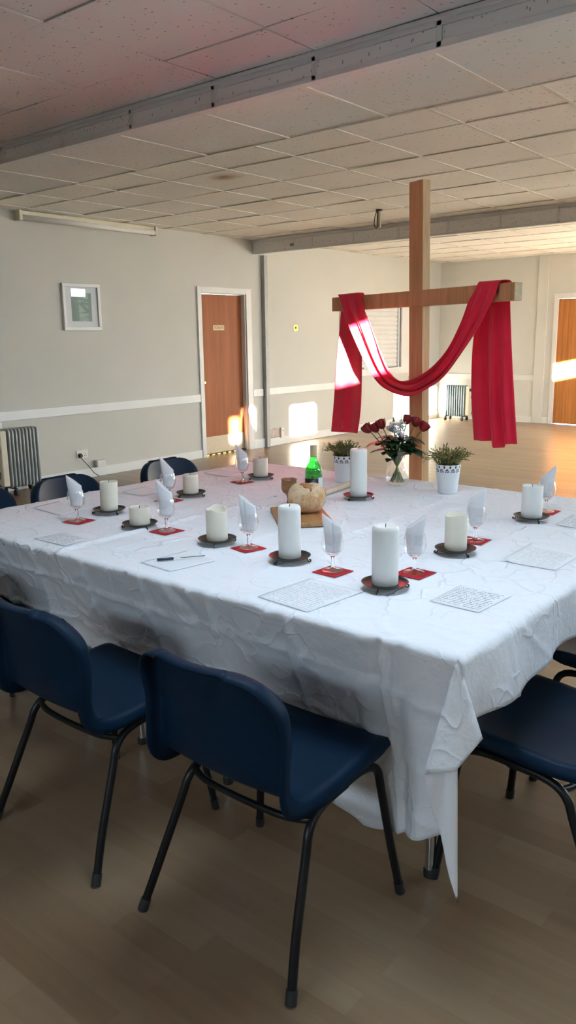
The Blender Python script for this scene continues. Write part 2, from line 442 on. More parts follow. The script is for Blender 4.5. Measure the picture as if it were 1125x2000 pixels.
# ------------------------------------------------------------------ mesh helpers
class MB:
    def __init__(s):
        s.V = []; s.F = []; s.U = None
    def add(s, V, F):
        o = len(s.V)
        s.V += [tuple(float(x) for x in v) for v in V]
        s.F += [tuple(i + o for i in f) for f in F]
        return s
    def box(s, x0, x1, y0, y1, z0, z1):
        V = [(x, y, z) for x in (x0, x1) for y in (y0, y1) for z in (z0, z1)]
        F = [(0, 1, 3, 2), (4, 6, 7, 5), (0, 4, 5, 1), (2, 3, 7, 6), (0, 2, 6, 4), (1, 5, 7, 3)]
        return s.add(V, F)
    def obox(s, c, size, R):
        """box at c with half-free size and 3x3 rotation R"""
        R = np.array(R, float); c = np.array(c, float)
        V = []
        for x in (-.5, .5):
            for y in (-.5, .5):
                for z in (-.5, .5):
                    V.append(c + R @ (np.array([x, y, z]) * np.array(size)))
        F = [(0, 1, 3, 2), (4, 6, 7, 5), (0, 4, 5, 1), (2, 3, 7, 6), (0, 2, 6, 4), (1, 5, 7, 3)]
        return s.add(V, F)
    def grid(s, P, closed=False):
        """P[i][j] points; closed wraps j"""
        P = np.asarray(P, float)
        ni, nj = P.shape[:2]
        F = []
        for i in range(ni - 1):
            for j in range(nj if closed else nj - 1):
                a = i * nj + j; b = i * nj + (j + 1) % nj
                F.append((a, b, b + nj, a + nj))
        return s.add(P.reshape(-1, 3), F)
    def lathe(s, prof, n=32, c=(0, 0, 0), caps=True):
        P = []
        for (r, z) in prof:
            P.append([(c[0] + r * math.cos(2 * PI * k / n), c[1] + r * math.sin(2 * PI * k / n), c[2] + z) for k in range(n)])
        o = len(s.V)
        s.grid(P, True)
        if caps:
            if prof[0][0] > 1e-4: s.F.append(tuple(o + k for k in reversed(range(n))))
            if prof[-1][0] > 1e-4: s.F.append(tuple(o + (len(prof) - 1) * n + k for k in range(n)))
        return s
    def tube(s, pts, r, n=8, caps=True):
        pts = [np.array(p, float) for p in pts]
        m = len(pts)
        rr = r if hasattr(r, '__len__') else [r] * m
        P = []
        nv = None
        for i in range(m):
            tdir = pts[min(i + 1, m - 1)] - pts[max(i - 1, 0)]
            tdir /= (np.linalg.norm(tdir) + 1e-12)
            if nv is None:
                ref = np.array([0, 0, 1.0]) if abs(tdir[2]) < 0.9 else np.array([1.0, 0, 0])
                nv = np.cross(tdir, ref)
            else:
                nv = nv - tdir * (nv @ tdir)
            nv /= (np.linalg.norm(nv) + 1e-12)
            bv = np.cross(tdir, nv)
            P.append([pts[i] + rr[i] * (math.cos(2 * PI * k / n) * nv + math.sin(2 * PI * k / n) * bv) for k in range(n)])
        o = len(s.V)
        s.grid(P, True)
        if caps:
            s.F.append(tuple(o + k for k in reversed(range(n))))
            s.F.append(tuple(o + (m - 1) * n + k for k in range(n)))
        return s
    def build(s, name, mat, parent=None, smooth=True, ang=40, bevel=0.0, solid=0.0, loc=None, weld=0.0, uvs=None):
        me = bpy.data.meshes.new(name)
        me.from_pydata(s.V, [], s.F)
        me.validate()
        bm = bmesh.new(); bm.from_mesh(me)
        if weld: bmesh.ops.remove_doubles(bm, verts=bm.verts, dist=weld)
        bmesh.ops.recalc_face_normals(bm, faces=bm.faces)
        bm.to_mesh(me); bm.free()
        if uvs is not None:
            ul = me.uv_layers.new(name='UVMap')
            for lp in me.loops:
                ul.data[lp.index].uv = uvs[lp.vertex_index]
        if smooth:
            me.polygons.foreach_set('use_smooth', [True] * len(me.polygons))
            me.set_sharp_from_angle(angle=rad(ang))
        me.materials.append(mat if not isinstance(mat, str) else MT[mat])
        o = bpy.data.objects.new(name, me)
        C.objects.link(o)
        if parent: o.parent = parent
        if loc: o.location = loc
        if bevel:
            b = o.modifiers.new('bevel', 'BEVEL'); b.width = bevel; b.segments = 2; b.limit_method = 'ANGLE'
        if solid:
            sm = o.modifiers.new('solid', 'SOLIDIFY'); sm.thickness = solid; sm.offset = 0
        return o

def tag(o, label=None, cat=None, group=None, kind=None):
    if label: o['label'] = label
    if cat: o['category'] = cat
    if group: o['group'] = group
    if kind: o['kind'] = kind
    return o
def thing(name, label, cat, loc=(0, 0, 0), rz=0.0, group=None):
    o = bpy.data.objects.new(name, None)
    o.empty_display_size = 0.05
    C.objects.link(o)
    o.location = loc; o.rotation_euler = (0, 0, rz)
    return tag(o, label, cat, group)
def struct(o):
    o['kind'] = 'structure'
    return o
def dup(root, loc, rz, label, group=None):
    r = root.copy(); C.objects.link(r); r.location = loc; r.rotation_euler = (0, 0, rz); r['label'] = label
    if group: r['group'] = group
    for ch in list(root.children):
        c = ch.copy(); C.objects.link(c); c.parent = r
        for g in list(ch.children):
            d = g.copy(); C.objects.link(d); d.parent = c
    return r
def catmull(pts, n):
    pts = np.array(pts, float)
    d = np.r_[0, np.cumsum(np.linalg.norm(np.diff(pts, axis=0), axis=1))]
    q = np.vstack([2 * pts[0] - pts[1], pts, 2 * pts[-1] - pts[-2]])
    out = []
    for s_ in np.linspace(0, d[-1], n):
        i = min(np.searchsorted(d, s_, side='right') - 1, len(pts) - 2)
        t = (s_ - d[i]) / (d[i + 1] - d[i] + 1e-12)
        p0, p1, p2, p3 = q[i], q[i + 1], q[i + 2], q[i + 3]
        out.append(0.5 * (2 * p1 + (p2 - p0) * t + (2 * p0 - 5 * p1 + 4 * p2 - p3) * t * t + (3 * p1 - p0 - 3 * p2 + p3) * t ** 3))
    return np.array(out)
def text_mesh(s, size, extrude, mat, name, parent, loc, rot):
    cu = bpy.data.curves.new(name, 'FONT')
    cu.body = s; cu.size = size; cu.extrude = extrude; cu.align_x = 'CENTER'; cu.align_y = 'CENTER'
    tmp = bpy.data.objects.new(name, cu); C.objects.link(tmp)
    dg = bpy.context.evaluated_depsgraph_get()
    me = bpy.data.meshes.new_from_object(tmp.evaluated_get(dg))
    bpy.data.objects.remove(tmp)
    me.materials.clear(); me.materials.append(MT[mat])
    o = bpy.data.objects.new(name, me); C.objects.link(o)
    o.parent = parent; o.location = loc; o.rotation_euler = rot
    return o

# ================================================================== SETTING
struct(MB().box(XL - 0.2, XR + 0.2, YF - 0.2, YB + 0.2, -0.1, 0.0).build('floor', 'floor', smooth=False))
# left wall with the door opening and the serving hatch opening
DY0, DY1, DZ = 6.965, 7.80, 2.0
HY0, HY1, HZ0, HZ1 = 9.96, 11.54, 0.945, 1.90
wl = MB()
for (a, b, z0, z1) in [(YF, DY0, 0, ZC + .1), (DY0, DY1, DZ, ZC + .1), (DY1, HY0, 0, ZC + .1), (HY0, HY1, 0, HZ0), (HY0, HY1, HZ1, ZC + .1), (HY1, YB + .2, 0, ZC + .1)]:
    wl.box(XL - 0.2, XL, a, b, z0, z1)
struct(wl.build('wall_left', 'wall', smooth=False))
BX0, BX1 = -4.965, -4.17
wb = MB()
for (a, b, z0) in [(XL, BX0, 0), (BX0, BX1, 2.0), (BX1, XR + .2, 0)]:
    wb.box(a, b, YB, YB + 0.2, z0, ZC + .1)
struct(wb.build('wall_back', 'wall_end_lit', smooth=False))
a, b, c, d = FRONT_FILL_OPENING
wf = MB()
for (x0, x1, z0, z1) in [(XL - .2, a, 0, ZC + .1), (b, XR + .02, 0, ZC + .1), (a, b, 0, c), (a, b, d, ZC + .1)]:
    wf.box(x0, x1, YF - .02, YF, z0, z1)
struct(wf.build('wall_front', 'wall', smooth=False))
struct(MB().box(-14, 5.8, -5.7, -5.5, -0.2, 3.3).build('wall_sun_blocker_front', 'brick', smooth=False))  # unseen wall added outside to block sun through the front opening
# right wall: cells of a y-z grid, leaving the windows open
ys = sorted({YF, YB} | {v for q in WINDOWS for v in q[:2]})
zs = sorted({0.0, ZC + .1} | {v for q in WINDOWS for v in q[2:]})
wr = MB()
for i in range(len(ys) - 1):
    for k in range(len(zs) - 1):
        cy, cz = (ys[i] + ys[i + 1]) / 2, (zs[k] + zs[k + 1]) / 2
        if any(a < cy < b and c < cz < d for a, b, c, d in WINDOWS): continue
        wr.box(XR, XR + 0.02, ys[i], ys[i + 1], zs[k], zs[k + 1])
struct(wr.build('wall_right', 'wall', smooth=False))
struct(MB().box(6.0, 6.2, -16, 3.8, -0.2, 2.885).build('wall_sun_blocker', 'brick', smooth=False))  # unseen wall added and sized to block low sun at the right wall
struct(MB().box(-30, 30, -30, 40, -0.3, -0.15).build('floor_yard', 'ground', smooth=False))

# ceiling: void above, separate sagging tiles, bars
a, b, c, d = ADDED_SKY_WELL
cv = MB()
for q in ((XL - .2, a, YF - .2, YB + .2), (b, XR + .2, YF - .2, YB + .2), (a, b, YF - .2, c), (a, b, d, YB + .2)):
    cv.box(*q, ZC + 0.06, ZC + 0.2)
struct(cv.build('ceiling_void', 'plenum', smooth=False))
cv = MB()
for q in ((a - .04, a, c - .04, d + .04), (b, b + .04, c - .04, d + .04), (a, b, c - .04, c), (a, b, d, d + .04)):
    cv.box(*q, ZC - 0.005, ZC + 0.5)
struct(cv.build('trim_added_well', 'white', smooth=False))  # curb around the added ceiling opening
rng = np.random.RandomState(3)
def tiles(xl, yl, mat, name):
    m = MB()
    for i in range(len(xl) - 1):
        for j in range(len(yl) - 1):
            if ADDED_SKY_WELL[0] < (xl[i] + xl[i + 1]) / 2 < ADDED_SKY_WELL[1] and ADDED_SKY_WELL[2] < (yl[j] + yl[j + 1]) / 2 < ADDED_SKY_WELL[3]: continue
            g = 0.0028
            z = ZC + rng.uniform(-0.001, 0.002)
            t1, t2 = rng.uniform(-0.0035, 0.0035, 2)
            V = []
            for zz in (0, 0.015):
                for (x, sx) in ((xl[i] + g, -1), (xl[i + 1] - g, 1)):
                    for (y, sy) in ((yl[j] + g, -1), (yl[j + 1] - g, 1)):
                        V.append((x, y, z + zz + sx * t1 + sy * t2))
            m.add(V, [(0, 1, 3, 2), (4, 6, 7, 5), (0, 4, 5, 1), (2, 3, 7, 6), (0, 2, 6, 4), (1, 5, 7, 3)])
    return struct(m.build(name, mat, smooth=False))
def lines(a, step, lo, hi):
    k0 = math.ceil((lo - a) / step)
    L = [a + k * step for k in range(k0, int((hi - a) / step) + 1)]
    L = [v for v in L if lo + 0.03 < v < hi - 0.03]
    return [lo] + L + [hi]
xa = lines(-2.30, 0.596, XL, XR); ya = lines(2.69, 0.62, YF, 3.055)
xb = lines(-1.935, 0.715, XL, XR); yb = [3.055, 3.46, 4.145]
xc = lines(-1.755, 0.635, XL, XR); yc = lines(4.57, 0.617, 4.145, 7.95)
xd = xc; yd = lines(8.2, 0.62, 7.95, YB)
tiles(xa, ya, 'tile_dimmed', 'ceiling'); tiles(xb, yb[:1] + yb[2:], 'tile_dimmed', 'ceiling_tiles')
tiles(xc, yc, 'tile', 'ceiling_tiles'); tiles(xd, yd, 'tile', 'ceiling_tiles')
bars = MB()
for xl, yl in ((xb, (3.08, 4.145)), (xc, (4.145, 7.93)), (xd, (7.99, YB))):
    for x in xl[1:-1]:
        bars.box(x - 0.011, x + 0.011, yl[0], yl[1], ZC - 0.006, ZC - 0.001)
for yl, xr in ((yc, 1), (yd, 1)):
    for y in yl[:-1]:
        bars.box(XL, XR, y - 0.002, y + 0.013, ZC - 0.005, ZC - 0.001)
struct(bars.build('trim_1', 'tbar', smooth=False))

# two downstand beams with panelled faces
def beam(y0, y1, zb, x0, panels, nm):
    e = bpy.data.objects.new(nm, None); C.objects.link(e); struct(e)
    MB().box(x0, XR, y0 + 0.012, y1, zb, ZC - 0.002).build('beam_core', 'beam', e, smooth=False)
    b = MB()
    b.box(x0, XR, y0, y0 + 0.014, zb - 0.003, zb + 0.022)
    b.box(x0, XR, y0 - 0.012, y0 + 0.014, ZC - 0.020, ZC - 0.003)
    b.box(x0, XR, y0, y0 + 0.014, ZC - 0.040, ZC - 0.019)
    for x in panels: b.box(x - 0.012, x + 0.012, y0, y0 + 0.014, zb, ZC - 0.02)
    b.build('beam_rail', 'beam', e, smooth=False, bevel=0.002)
    p = MB()
    xs = [x0] + list(panels) + [XR]
    for i in range(len(xs) - 1):
        p.box(xs[i] + 0.013, xs[i + 1] - 0.013, y0 + 0.006, y0 + 0.013, zb + 0.023, ZC - 0.041)
    p.build('beam_panel', 'panel', e, smooth=False)
    return e
pn = [-2.317 + 0.6145 * k for k in range(-7, 7)]
beam(3.03, 3.085, 2.545, XL + .001, [x for x in pn if XL + .1 < x < XR - .1], 'trim_2')
bm2 = beam(7.93, 8.0, 2.487, XL + .001, [-6.105 + 0.60 * k for k in range(0, 13) if -6.105 + .6 * k < XR - .1], 'trim_3')
MB().box(-6.43, -6.39, 7.915, 7.935, 2.535, 2.565).build('beam_clip', 'steel', bm2, smooth=False)

# rails, skirtings, pilasters on the walls
def skirt(nm, pts):
    m = MB()
    for b in pts: m.box(*b)
    return struct(m.build(nm, 'white', smooth=False, bevel=0.004))
skirt('baseboard_left', [(XL, XL + .018, YF, DY0 - .06, 0, .10), (XL, XL + .018, DY1 + .07, 8.10, 0, .12), (XL, XL + .018, 8.16, YB, 0, .105)])
skirt('baseboard_back', [(XL + .018, -5.30, YB - .018, YB, 0, .10), (-5.13, -5.03, YB - .018, YB, 0, .10), (-4.1, XR, YB - .018, YB, 0, .10)])
skirt('trim_4', [(XL, XL + .022, YF, DY0 - .06, .69, .783), (XL, XL + .022, DY1 + .07, 8.07, .69, .783), (XL, XL + .022, 8.16, HY0 - .16, .692, .785), (XL, XL + .022, HY1 + .26, YB, .70, .79)])
skirt('trim_5', [(XL + .022, -5.30, YB - .022, YB, .69, .783)])
struct(MB().box(XL, XL + .06, 8.085, 8.15, 0, 2.48).build('trim_6', 'conduit', smooth=False, bevel=.004))
struct(MB().box(-5.30, -5.13, YB - .022, YB, 0, ZC - .002).build('trim_7', 'wall_end_lit', smooth=False, bevel=.004))
# white boxed-in pipe run at the left edge
bx = MB().box(XL, XL + .09, 2.6, 4.17, 0, .69)
bx.box(XL + .088, XL + .094, 2.6, 4.172, .13, .138)
struct(bx.build('trim_8', 'white', smooth=False, bevel=.003))

# left door
d1 = struct(bpy.data.objects.new('door_1', None)); C.objects.link(d1)
d1.location = (XL - 0.06, (DY0 + DY1) / 2, 0)
hw = (DY1 - DY0) / 2
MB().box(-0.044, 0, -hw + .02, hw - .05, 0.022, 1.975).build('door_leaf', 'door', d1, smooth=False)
fr = MB()
fr.box(-0.06, 0.0599, -hw, -hw + .018, 0, 2.0); fr.box(-0.06, 0.0599, hw - .045, hw, 0, 2.0)
fr.box(-0.06, 0.0599, -hw + .018, hw - .045, 1.98, 2.0)
fr.box(0.06, 0.082, -hw - .055, -hw + .01, 0, 2.055); fr.box(0.06, 0.082, hw - .03, hw + .065, 0, 2.055)
fr.box(0.06, 0.082, -hw + .01, hw - .03, 1.985, 2.055)
fr.build('door_frame', 'white', d1, smooth=False, bevel=.003)
MB().box(0, 0.003, -hw + .025, hw - .055, .024, .235).build('kick_plate', 'steel', d1, smooth=False)
sg = MB().box(0, 0.003, -0.145, 0.05, 1.545, 1.605).build('door_sign', 'sign_tan', d1, smooth=False)
sg['label'] = 'small gold sign reading TOILETS'
text_mesh('TOILETS', 0.045, 0.0006, 'wick', 'sign_lettering', sg, (0.0035, -0.047, 1.575), (PI / 2, 0, PI / 2))
MB().tube([(0, -hw + .085, .915), (.012, -hw + .085, .915), (.02, -hw + .085, .915)], [.012, .008, .012], 12).build('key_escutcheon', 'brass', d1)
th = MB().box(-.05, .02, -hw + .02, hw - .045, 0, .02).build('threshold', 'rubber', d1, smooth=False)
dm = MB()
for k in range(7): dm.box(.0205, .022, -hw + .06 + k * .1, -hw + .11 + k * .1, .002, .018)
dm.build('threshold_tread', 'brass', th, smooth=False)
# back door
d2 = struct(bpy.data.objects.new('door_2', None)); C.objects.link(d2)
d2.location = ((BX0 + BX1) / 2, YB + .02, 0)
hw = (BX1 - BX0) / 2
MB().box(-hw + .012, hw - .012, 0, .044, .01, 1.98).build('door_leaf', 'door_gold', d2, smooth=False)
fr = MB()
fr.box(-hw - .055, -hw + .012, -.04, .06, 0, 2.06); fr.box(hw - .012, hw + .055, -.04, .06, 0, 2.06)
fr.box(-hw + .012, hw - .012, -.04, .06, 1.985, 2.06)
fr.build('door_frame', 'white', d2, smooth=False, bevel=.003)
MB().tube([(hw - .07, 0, 1.0), (hw - .07, -.05, 1.0), (hw - .17, -.05, 1.0)], .009, 8).build('door_handle', 'chrome', d2)

# serving hatch with a white roller shutter
h1 = struct(bpy.data.objects.new('window_1', None)); C.objects.link(h1)
h1.location = (XL, 0, 0)
fr = MB()
fr.box(-.1, .025, HY0 - .14, HY0, HZ0 - .1, HZ1 + .06); fr.box(-.1, .025, HY1, HY1 + .235, HZ0 - .1, HZ1 + .06)
fr.box(-.1, .025, HY0, HY1, HZ0 - .1, HZ0); fr.box(-.1, .025, HY0, HY1, HZ1, HZ1 + .06)
fr.build('hatch_frame', 'white', h1, smooth=False, bevel=.004)
P = []
nsl = 13
for k in range(nsl):
    z0 = HZ0 + (HZ1 - HZ0) * k / nsl; dz = (HZ1 - HZ0) / nsl
    for (dx, q) in ((-.052, 0.0), (-.040, .10), (-.034, .45), (-.040, .86), (-.052, .96)):
        P.append([(dx, HY0, z0 + q * dz), (dx, HY1, z0 + q * dz)])
MB().grid(P).build('shutter_slats', 'white', h1, smooth=True, ang=20)
MB().box(-.055, -.012, HY1 - .05, HY1, HZ0, HZ1).build('shutter_channel', 'beam', h1, smooth=False)
MB().box(-.03, -.015, 10.5, 11.0, HZ0, HZ0 + .03).build('shutter_handle', 'white', h1, smooth=False)

# ================================================================== WALL THINGS
# picture
pc = thing('framed_picture', 'white framed teal print under glass hanging on the left wall', 'picture', (XL, 5.243, 1.783))
pw, ph = 0.235, 0.235
fr = MB()
for a in ((-pw, pw, ph - .035, ph), (-pw, pw, -ph, -ph + .035), (-pw, -pw + .035, -ph + .035, ph - .035), (pw - .035, pw, -ph + .035, ph - .035)):
    fr.box(0, .03, a[0], a[1], a[2], a[3])
fr.build('frame', 'white', pc, smooth=False, bevel=.004)
MB().box(.002, .010, -pw + .03, pw - .03, -ph + .03, ph - .03).build('mount', 'paper_blank', pc, smooth=False)
MB().box(.0101, .0115, -.125, .125, -.142, .142).build('print', 'print', pc, smooth=False)
MB().box(.014, .0155, -pw + .033, pw - .033, -ph + .033, ph - .033).build('picture_glass', 'picture_glass', pc, smooth=False)
# fluorescent batten at the ceiling edge
fl = thing('fluorescent_light', 'long yellowed fluorescent batten fixed high along the left wall', 'light fitting', (XL, 5.405, 2.612))
MB().box(.001, .075, -.83, .83, -.012, .045).build('batten_body', 'cream_plastic', fl, smooth=False, bevel=.004)
q = MB()
q.grid([[(.072 + .02 * math.sin(a), y, -.018 + .026 * math.cos(a)) for a in np.linspace(-0.6, PI + .6, 12)] for y in (-.83, .83)])
q.build('diffuser', 'plastic_white', fl, solid=.002)
for s in (-1, 1): MB().box(0.001, .096, s * .845 - .016, s * .845 + .016, -.048, .047).build('end_cap', 'cream_plastic', fl, smooth=False, bevel=.004)
MB().tube([(.06, .02 + .03 * math.cos(a), -.055 + .02 * math.sin(a)) for a in np.linspace(0.3, 2 * PI + .3, 18)], .0025, 6).build('pull_ring', 'plastic_white', fl)
# brass switch
sw = thing('light_switch', 'square brass switch plate alone on the wall left of the cross', 'switch', (XL, 8.785, 1.573))
MB().box(0, .008, -.045, .045, -.045, .045).build('plate', 'brass', sw, smooth=False, bevel=.003)
MB().box(.008, .016, -.010, .010, -.016, .016).build('rocker', 'rubber', sw, smooth=False, bevel=.002)
# double socket and plug
sk = thing('wall_socket', 'white double power socket low on the left wall', 'socket', (XL, 5.125, .262))
MB().box(0, .010, -.073, .073, -.043, .043).build('face_plate', 'plastic_white', sk, smooth=False, bevel=.004)
for s in (-1, 1):
    MB().box(.010, .014, s * .036 - .007, s * .036 + .007, .012, .032).build('rocker', 'plastic_white', sk, smooth=False, bevel=.001)
mm = MB()
for (a, b) in ((.036, .0), (.027, -.02), (.045, -.02)): mm.box(.0101, .0108, a - .003, a + .003, b - .005, b + .005)
mm.build('pin_slots', 'rubber', sk, smooth=False)
pl = thing('power_plug', 'black plug with trailing lead in the white wall socket', 'plug', (XL + .0145, 5.09, .25))
q = MB(); q.tube([(0, 0, 0), (.012, 0, 0), (.028, 0, -.002)], [.025, .026, .018], 14); q.build('plug_body', 'rubber', pl)
MB().tube(catmull([(.02, 0, -.018), (.024, .02, -.05), (.03, .08, -.12), (.04, .14, -.2), (.04, .2, -.24)], 20), .004, 8).build('lead', 'rubber', pl)
jb = thing('junction_box', 'small white junction box on the skirting beside the socket', 'box', (XL + .018, 5.33, .105))
MB().box(0, .045, -.055, .055, 0, .075).build('box_body', 'plastic_white', jb, smooth=False, bevel=.003)
MB().box(.045, .048, -.05, .05, .004, .071).build('box_lid', 'plastic_white', jb, smooth=False, bevel=.001)
# broken plaster patch and the little box beside it
pts = [(8.155, .11), (8.155, .15), (8.17, .185), (8.20, .21), (8.25, .225), (8.30, .245), (8.36, .225), (8.395, .215), (8.40, .11)]
q = MB()
V = [(XL + .002, a, b) for a, b in pts] + [(XL + .007, 8.28 + (a - 8.28) * .9, .165 + (b - .165) * .88) for a, b in pts]
n = len(pts)
q.add(V, [tuple(range(n, 2 * n))] + [(i, (i + 1) % n, n + (i + 1) % n, n + i) for i in range(n)])
tag(q.build('plaster_patch', 'terracotta', smooth=False), 'ragged patch of bare pinkish plaster above the skirting past the left door', 'wall damage')
sb = thing('wall_box', 'small white vertical box on the wall at the right of the plaster patch', 'box', (XL, 8.445, .16))
MB().box(0, .03, -.03, .03, -.075, .075).build('box_body', 'plastic_white', sb, smooth=False, bevel=.003)
MB().tube([(.03, 0, .03), (.033, 0, .03)], .007, 10).build('screw', 'rubber', sb)

# ceiling pole with a cable loop
cp = thing('ceiling_pole', 'short grey metal pole with black cable hanging from the ceiling tiles', 'ceiling fitting', (-4.53, 6.97, ZC))
MB().tube([(0, 0, .0), (0, 0, -.172)], .019, 16).build('pole', 'steel', cp)
MB().lathe([(.034, -.004), (.034, -.012), (.022, -.02)], 16).build('flange', 'rubber', cp)
MB().tube(catmull([(-.02, -.01, -.01), (-.035, -.02, -.07), (-.04, -.025, -.14), (-.028, -.02, -.172), (-.012, -.014, -.165), (-.012, -.016, -.08), (-.012, -.016, -.01)], 28), .0045, 6).build('cable', 'rubber', cp)

# ================================================================== OIL HEATERS
def heater(label, loc, rz, fm, nf, pitch_, depth, h, panel=True):
    """row of fins along local +y, control panel at the -y end"""
    t = thing('oil_radiator', label, 'heater', loc, rz, 'oil filled radiators')
    L = nf * pitch_
    for k in range(nf):
        y = pitch_ * (k + .5)
        P = []
        out = []
        for (cx, cz, a0) in ((depth / 2 - .03, h - .03, 0), (-depth / 2 + .03, h - .03, PI / 2), (-depth / 2 + .03, .10, PI), (depth / 2 - .03, .10, 1.5 * PI)):
            for a in np.linspace(0, PI / 2, 5): out.append((cx + .03 * math.cos(a0 + a), cz + .03 * math.sin(a0 + a)))
        for (dy, sc) in ((-.011, .93), (-.008, .99), (0, 1.0), (.008, .99), (.011, .93)):
            P.append([(x * sc, y + dy, (z - h / 2) * (1 - (1 - sc) * .3) + h / 2) for x, z in out])
        o = MB(); o.grid(P, True)
        m_ = len(out); o.F.append(tuple(range(m_))); o.F.append(tuple(range(4 * m_, 5 * m_)))
        o.build('fin', fm, t, ang=60)
    MB().tube([(0, 0, .13), (0, L, .13)], .022, 12).build('oil_pipe', fm, t)
    MB().tube([(0, 0, h - .06), (0, L, h - .06)], .022, 12).build('oil_pipe', fm, t)
    if panel:
        cpn = MB().box(-depth / 2 + .015, depth / 2 - .01, -.075, -.004, .09, h - .01).build('control_panel', 'cream_plastic', t, smooth=False, bevel=.012)
        MB().tube([(.03, -.075, h - .2), (.03, -.092, h - .2)], .02, 14).build('thermostat_knob', 'rubber', cpn)
        MB().box(-.05, .03, -.078, -.074, h - .1, h - .05).build('switch_recess', 'rubber', cpn, smooth=False)
        MB().tube(catmull([(.045, -.085, h - .28), (.02, -.1, .3), (.05, -.09, .2), (.0, -.1, .13), (.04, -.085, .1)], 20), .004, 6).build('lead', 'rubber', cpn)
    for y in (.03, L - .03):
        MB().box(-depth / 2 - .03, depth / 2 + .03, y - .012, y + .012, .062, .075).build('foot_bracket', 'rubber', t, smooth=False)
        for s in (-1, 1):
            MB().tube([(s * (depth / 2 + .02), y - .012, .031), (s * (depth / 2 + .02), y + .012, .031)], .031, 16).build('castor', 'rubber', t)
    return t
heater('grey oil radiator on castors against the left wall by the socket', (-6.885, 4.12, 0), 0, 'heater', 9, .038, .15, .635)
heater('pale oil radiator standing by the far back wall behind the red cloth', (-6.36, 12.57, 0), PI / 2, 'heater_pale', 9, .042, .14, .60)

# ================================================================== TABLES AND CLOTHS
TX0, TX1, TY0, TY1, TT = -3.05, -0.775, 1.525, 3.40, 0.745
def make_table(label, x0, x1):
    t = thing('folding_table', label, 'table', ((x0 + x1) / 2, (TY0 + TY1) / 2, 0), 0, 'tables pushed together under the cloths')
    hx, hy = (x1 - x0) / 2, (TY1 - TY0) / 2
    MB().box(-hx, hx, -hy, hy, TT - .028, TT).build('tabletop', 'cork', t, smooth=False, bevel=.004)
    for sx in (-1, 1):
        for sy in (-1, 1):
            px, py = sx * (hx - .16), sy * (hy - .20)
            lg = MB().tube([(px, py, 0.012), (px, py, TT - .03)], .0145, 14)
            lo_ = lg.build('leg', 'chrome', t)
            MB().lathe([(.018, 0), (.018, .02), (.015, .024)], 14, (px, py, 0)).build('foot_cap', 'rubber', lo_)
    for sy in (-1, 1):
        MB().tube([(-hx + .16, sy * (hy - .2), TT - .06), (hx - .16, sy * (hy - .2), TT - .06)], .012, 10).build('apron_rail', 'chrome', t)
    return t
w3 = (TX1 - TX0) / 3
make_table('folding table at the right end with a chrome leg by the hanging cloth corner', TX1 - w3 + .002, TX1)
make_table('middle folding table wholly covered, carrying the bread and bottle', TX0 + w3 + .002, TX1 - w3 - .002)
make_table('folding table at the left end under the shorter white cloth', TX0, TX0 + w3 - .002)

FLAT = [(-2.617, 2.016, .07), (-2.314, 1.922, .07), (-1.897, 1.914, .07), (-2.603, 2.468, .07), (-2.642, 2.993, .07), (-1.553, 1.891, .07), (-1.94, 2.841, .07), (-1.16, 1.833, .07), (-1.176, 2.282, .07), (-1.169, 2.878, .07),
        (-2.602, 1.839, .07), (-2.167, 1.925, .07), (-2.6, 2.33, .07), (-2.648, 2.864, .07), (-1.763, 1.931, .07), (-1.376, 1.879, .07), (-1.171, 2.011, .07), (-1.193, 2.458, .07), (-1.176, 3.045, .07),
        (-2.40, 1.63, .12), (-1.84, 1.68, .12), (-1.295, 1.66, .13), (-.93, 1.895, .11), (-.93, 2.40, .13), (-.98, 2.94, .12), (-2.86, 1.95, .13), (-2.86, 2.42, .11), (-2.91, 3.01, .11),
        (-1.97, 2.44, .10), (-1.83, 2.34, .10), (-2.05, 2.58, .08), (-2.236, 3.15, .06), (-1.693, 3.19, .06), (-1.987, 3.235, .06), (-2.11, 2.95, .1)]
wr_rng = np.random.RandomState(11)
NW = 300
WC = np.c_[wr_rng.uniform(-3.1, -.7, NW), wr_rng.uniform(1.45, 3.45, NW)]
WA = wr_rng.choice([0.55, 2.2, 0.15, 1.2, 2.6], NW) + wr_rng.normal(0, .35, NW)
WLn = wr_rng.uniform(.02, .09, NW); WW = wr_rng.uniform(.008, .016, NW); WH = wr_rng.uniform(-.0045, .0062, NW)
def wrinkle(X, Y):
    Z = np.zeros_like(X)
    for (cx, cy), a, l, w_, h in zip(WC, WA, WLn, WW, WH):
        dx, dy = X - cx, Y - cy
        s_ = dx * math.cos(a) + dy * math.sin(a)
        t_ = -dx * math.sin(a) + dy * math.cos(a) + 2.2 * s_ * s_ * (1 if h > 0 else -1)
        Z += h * np.exp(-(s_ / l) ** 2 - (t_ / w_) ** 2)
    for x0 in np.arange(-3.0, -.7, .29): Z += .0030 * np.exp(-((X - x0 - .004 * np.sin(Y * 3)) / .006) ** 2)
    for y0 in np.arange(1.66, 3.4, .31): Z += .0024 * np.exp(-((Y - y0 - .004 * np.sin(X * 4)) / .006) ** 2)
    Z += .0016 * np.sin(X * 9 + 2 * np.sin(Y * 5)) * np.sin(Y * 7.3 + X * 3)
    Z += .006 * np.exp(-((X + 1.63 + .02 * np.sin(Y * 2)) / .008) ** 2) * sstep(2.0, 2.2, Y) * sstep(3.35, 3.2, Y)
    m = np.zeros_like(X)
    for (fx, fy, fr_) in FLAT: m = np.maximum(m, 1 - sstep(fr_, fr_ + .05, np.hypot(X - fx, Y - fy)))
    return Z * (1 - .93 * m)
def sstep(a, b, x):
    t = np.clip((x - a) / (b - a), 0, 1)
    return t * t * (3 - 2 * t)
CT = 0.7485   # top of the cloth
DW_R = np.random.RandomState(5)
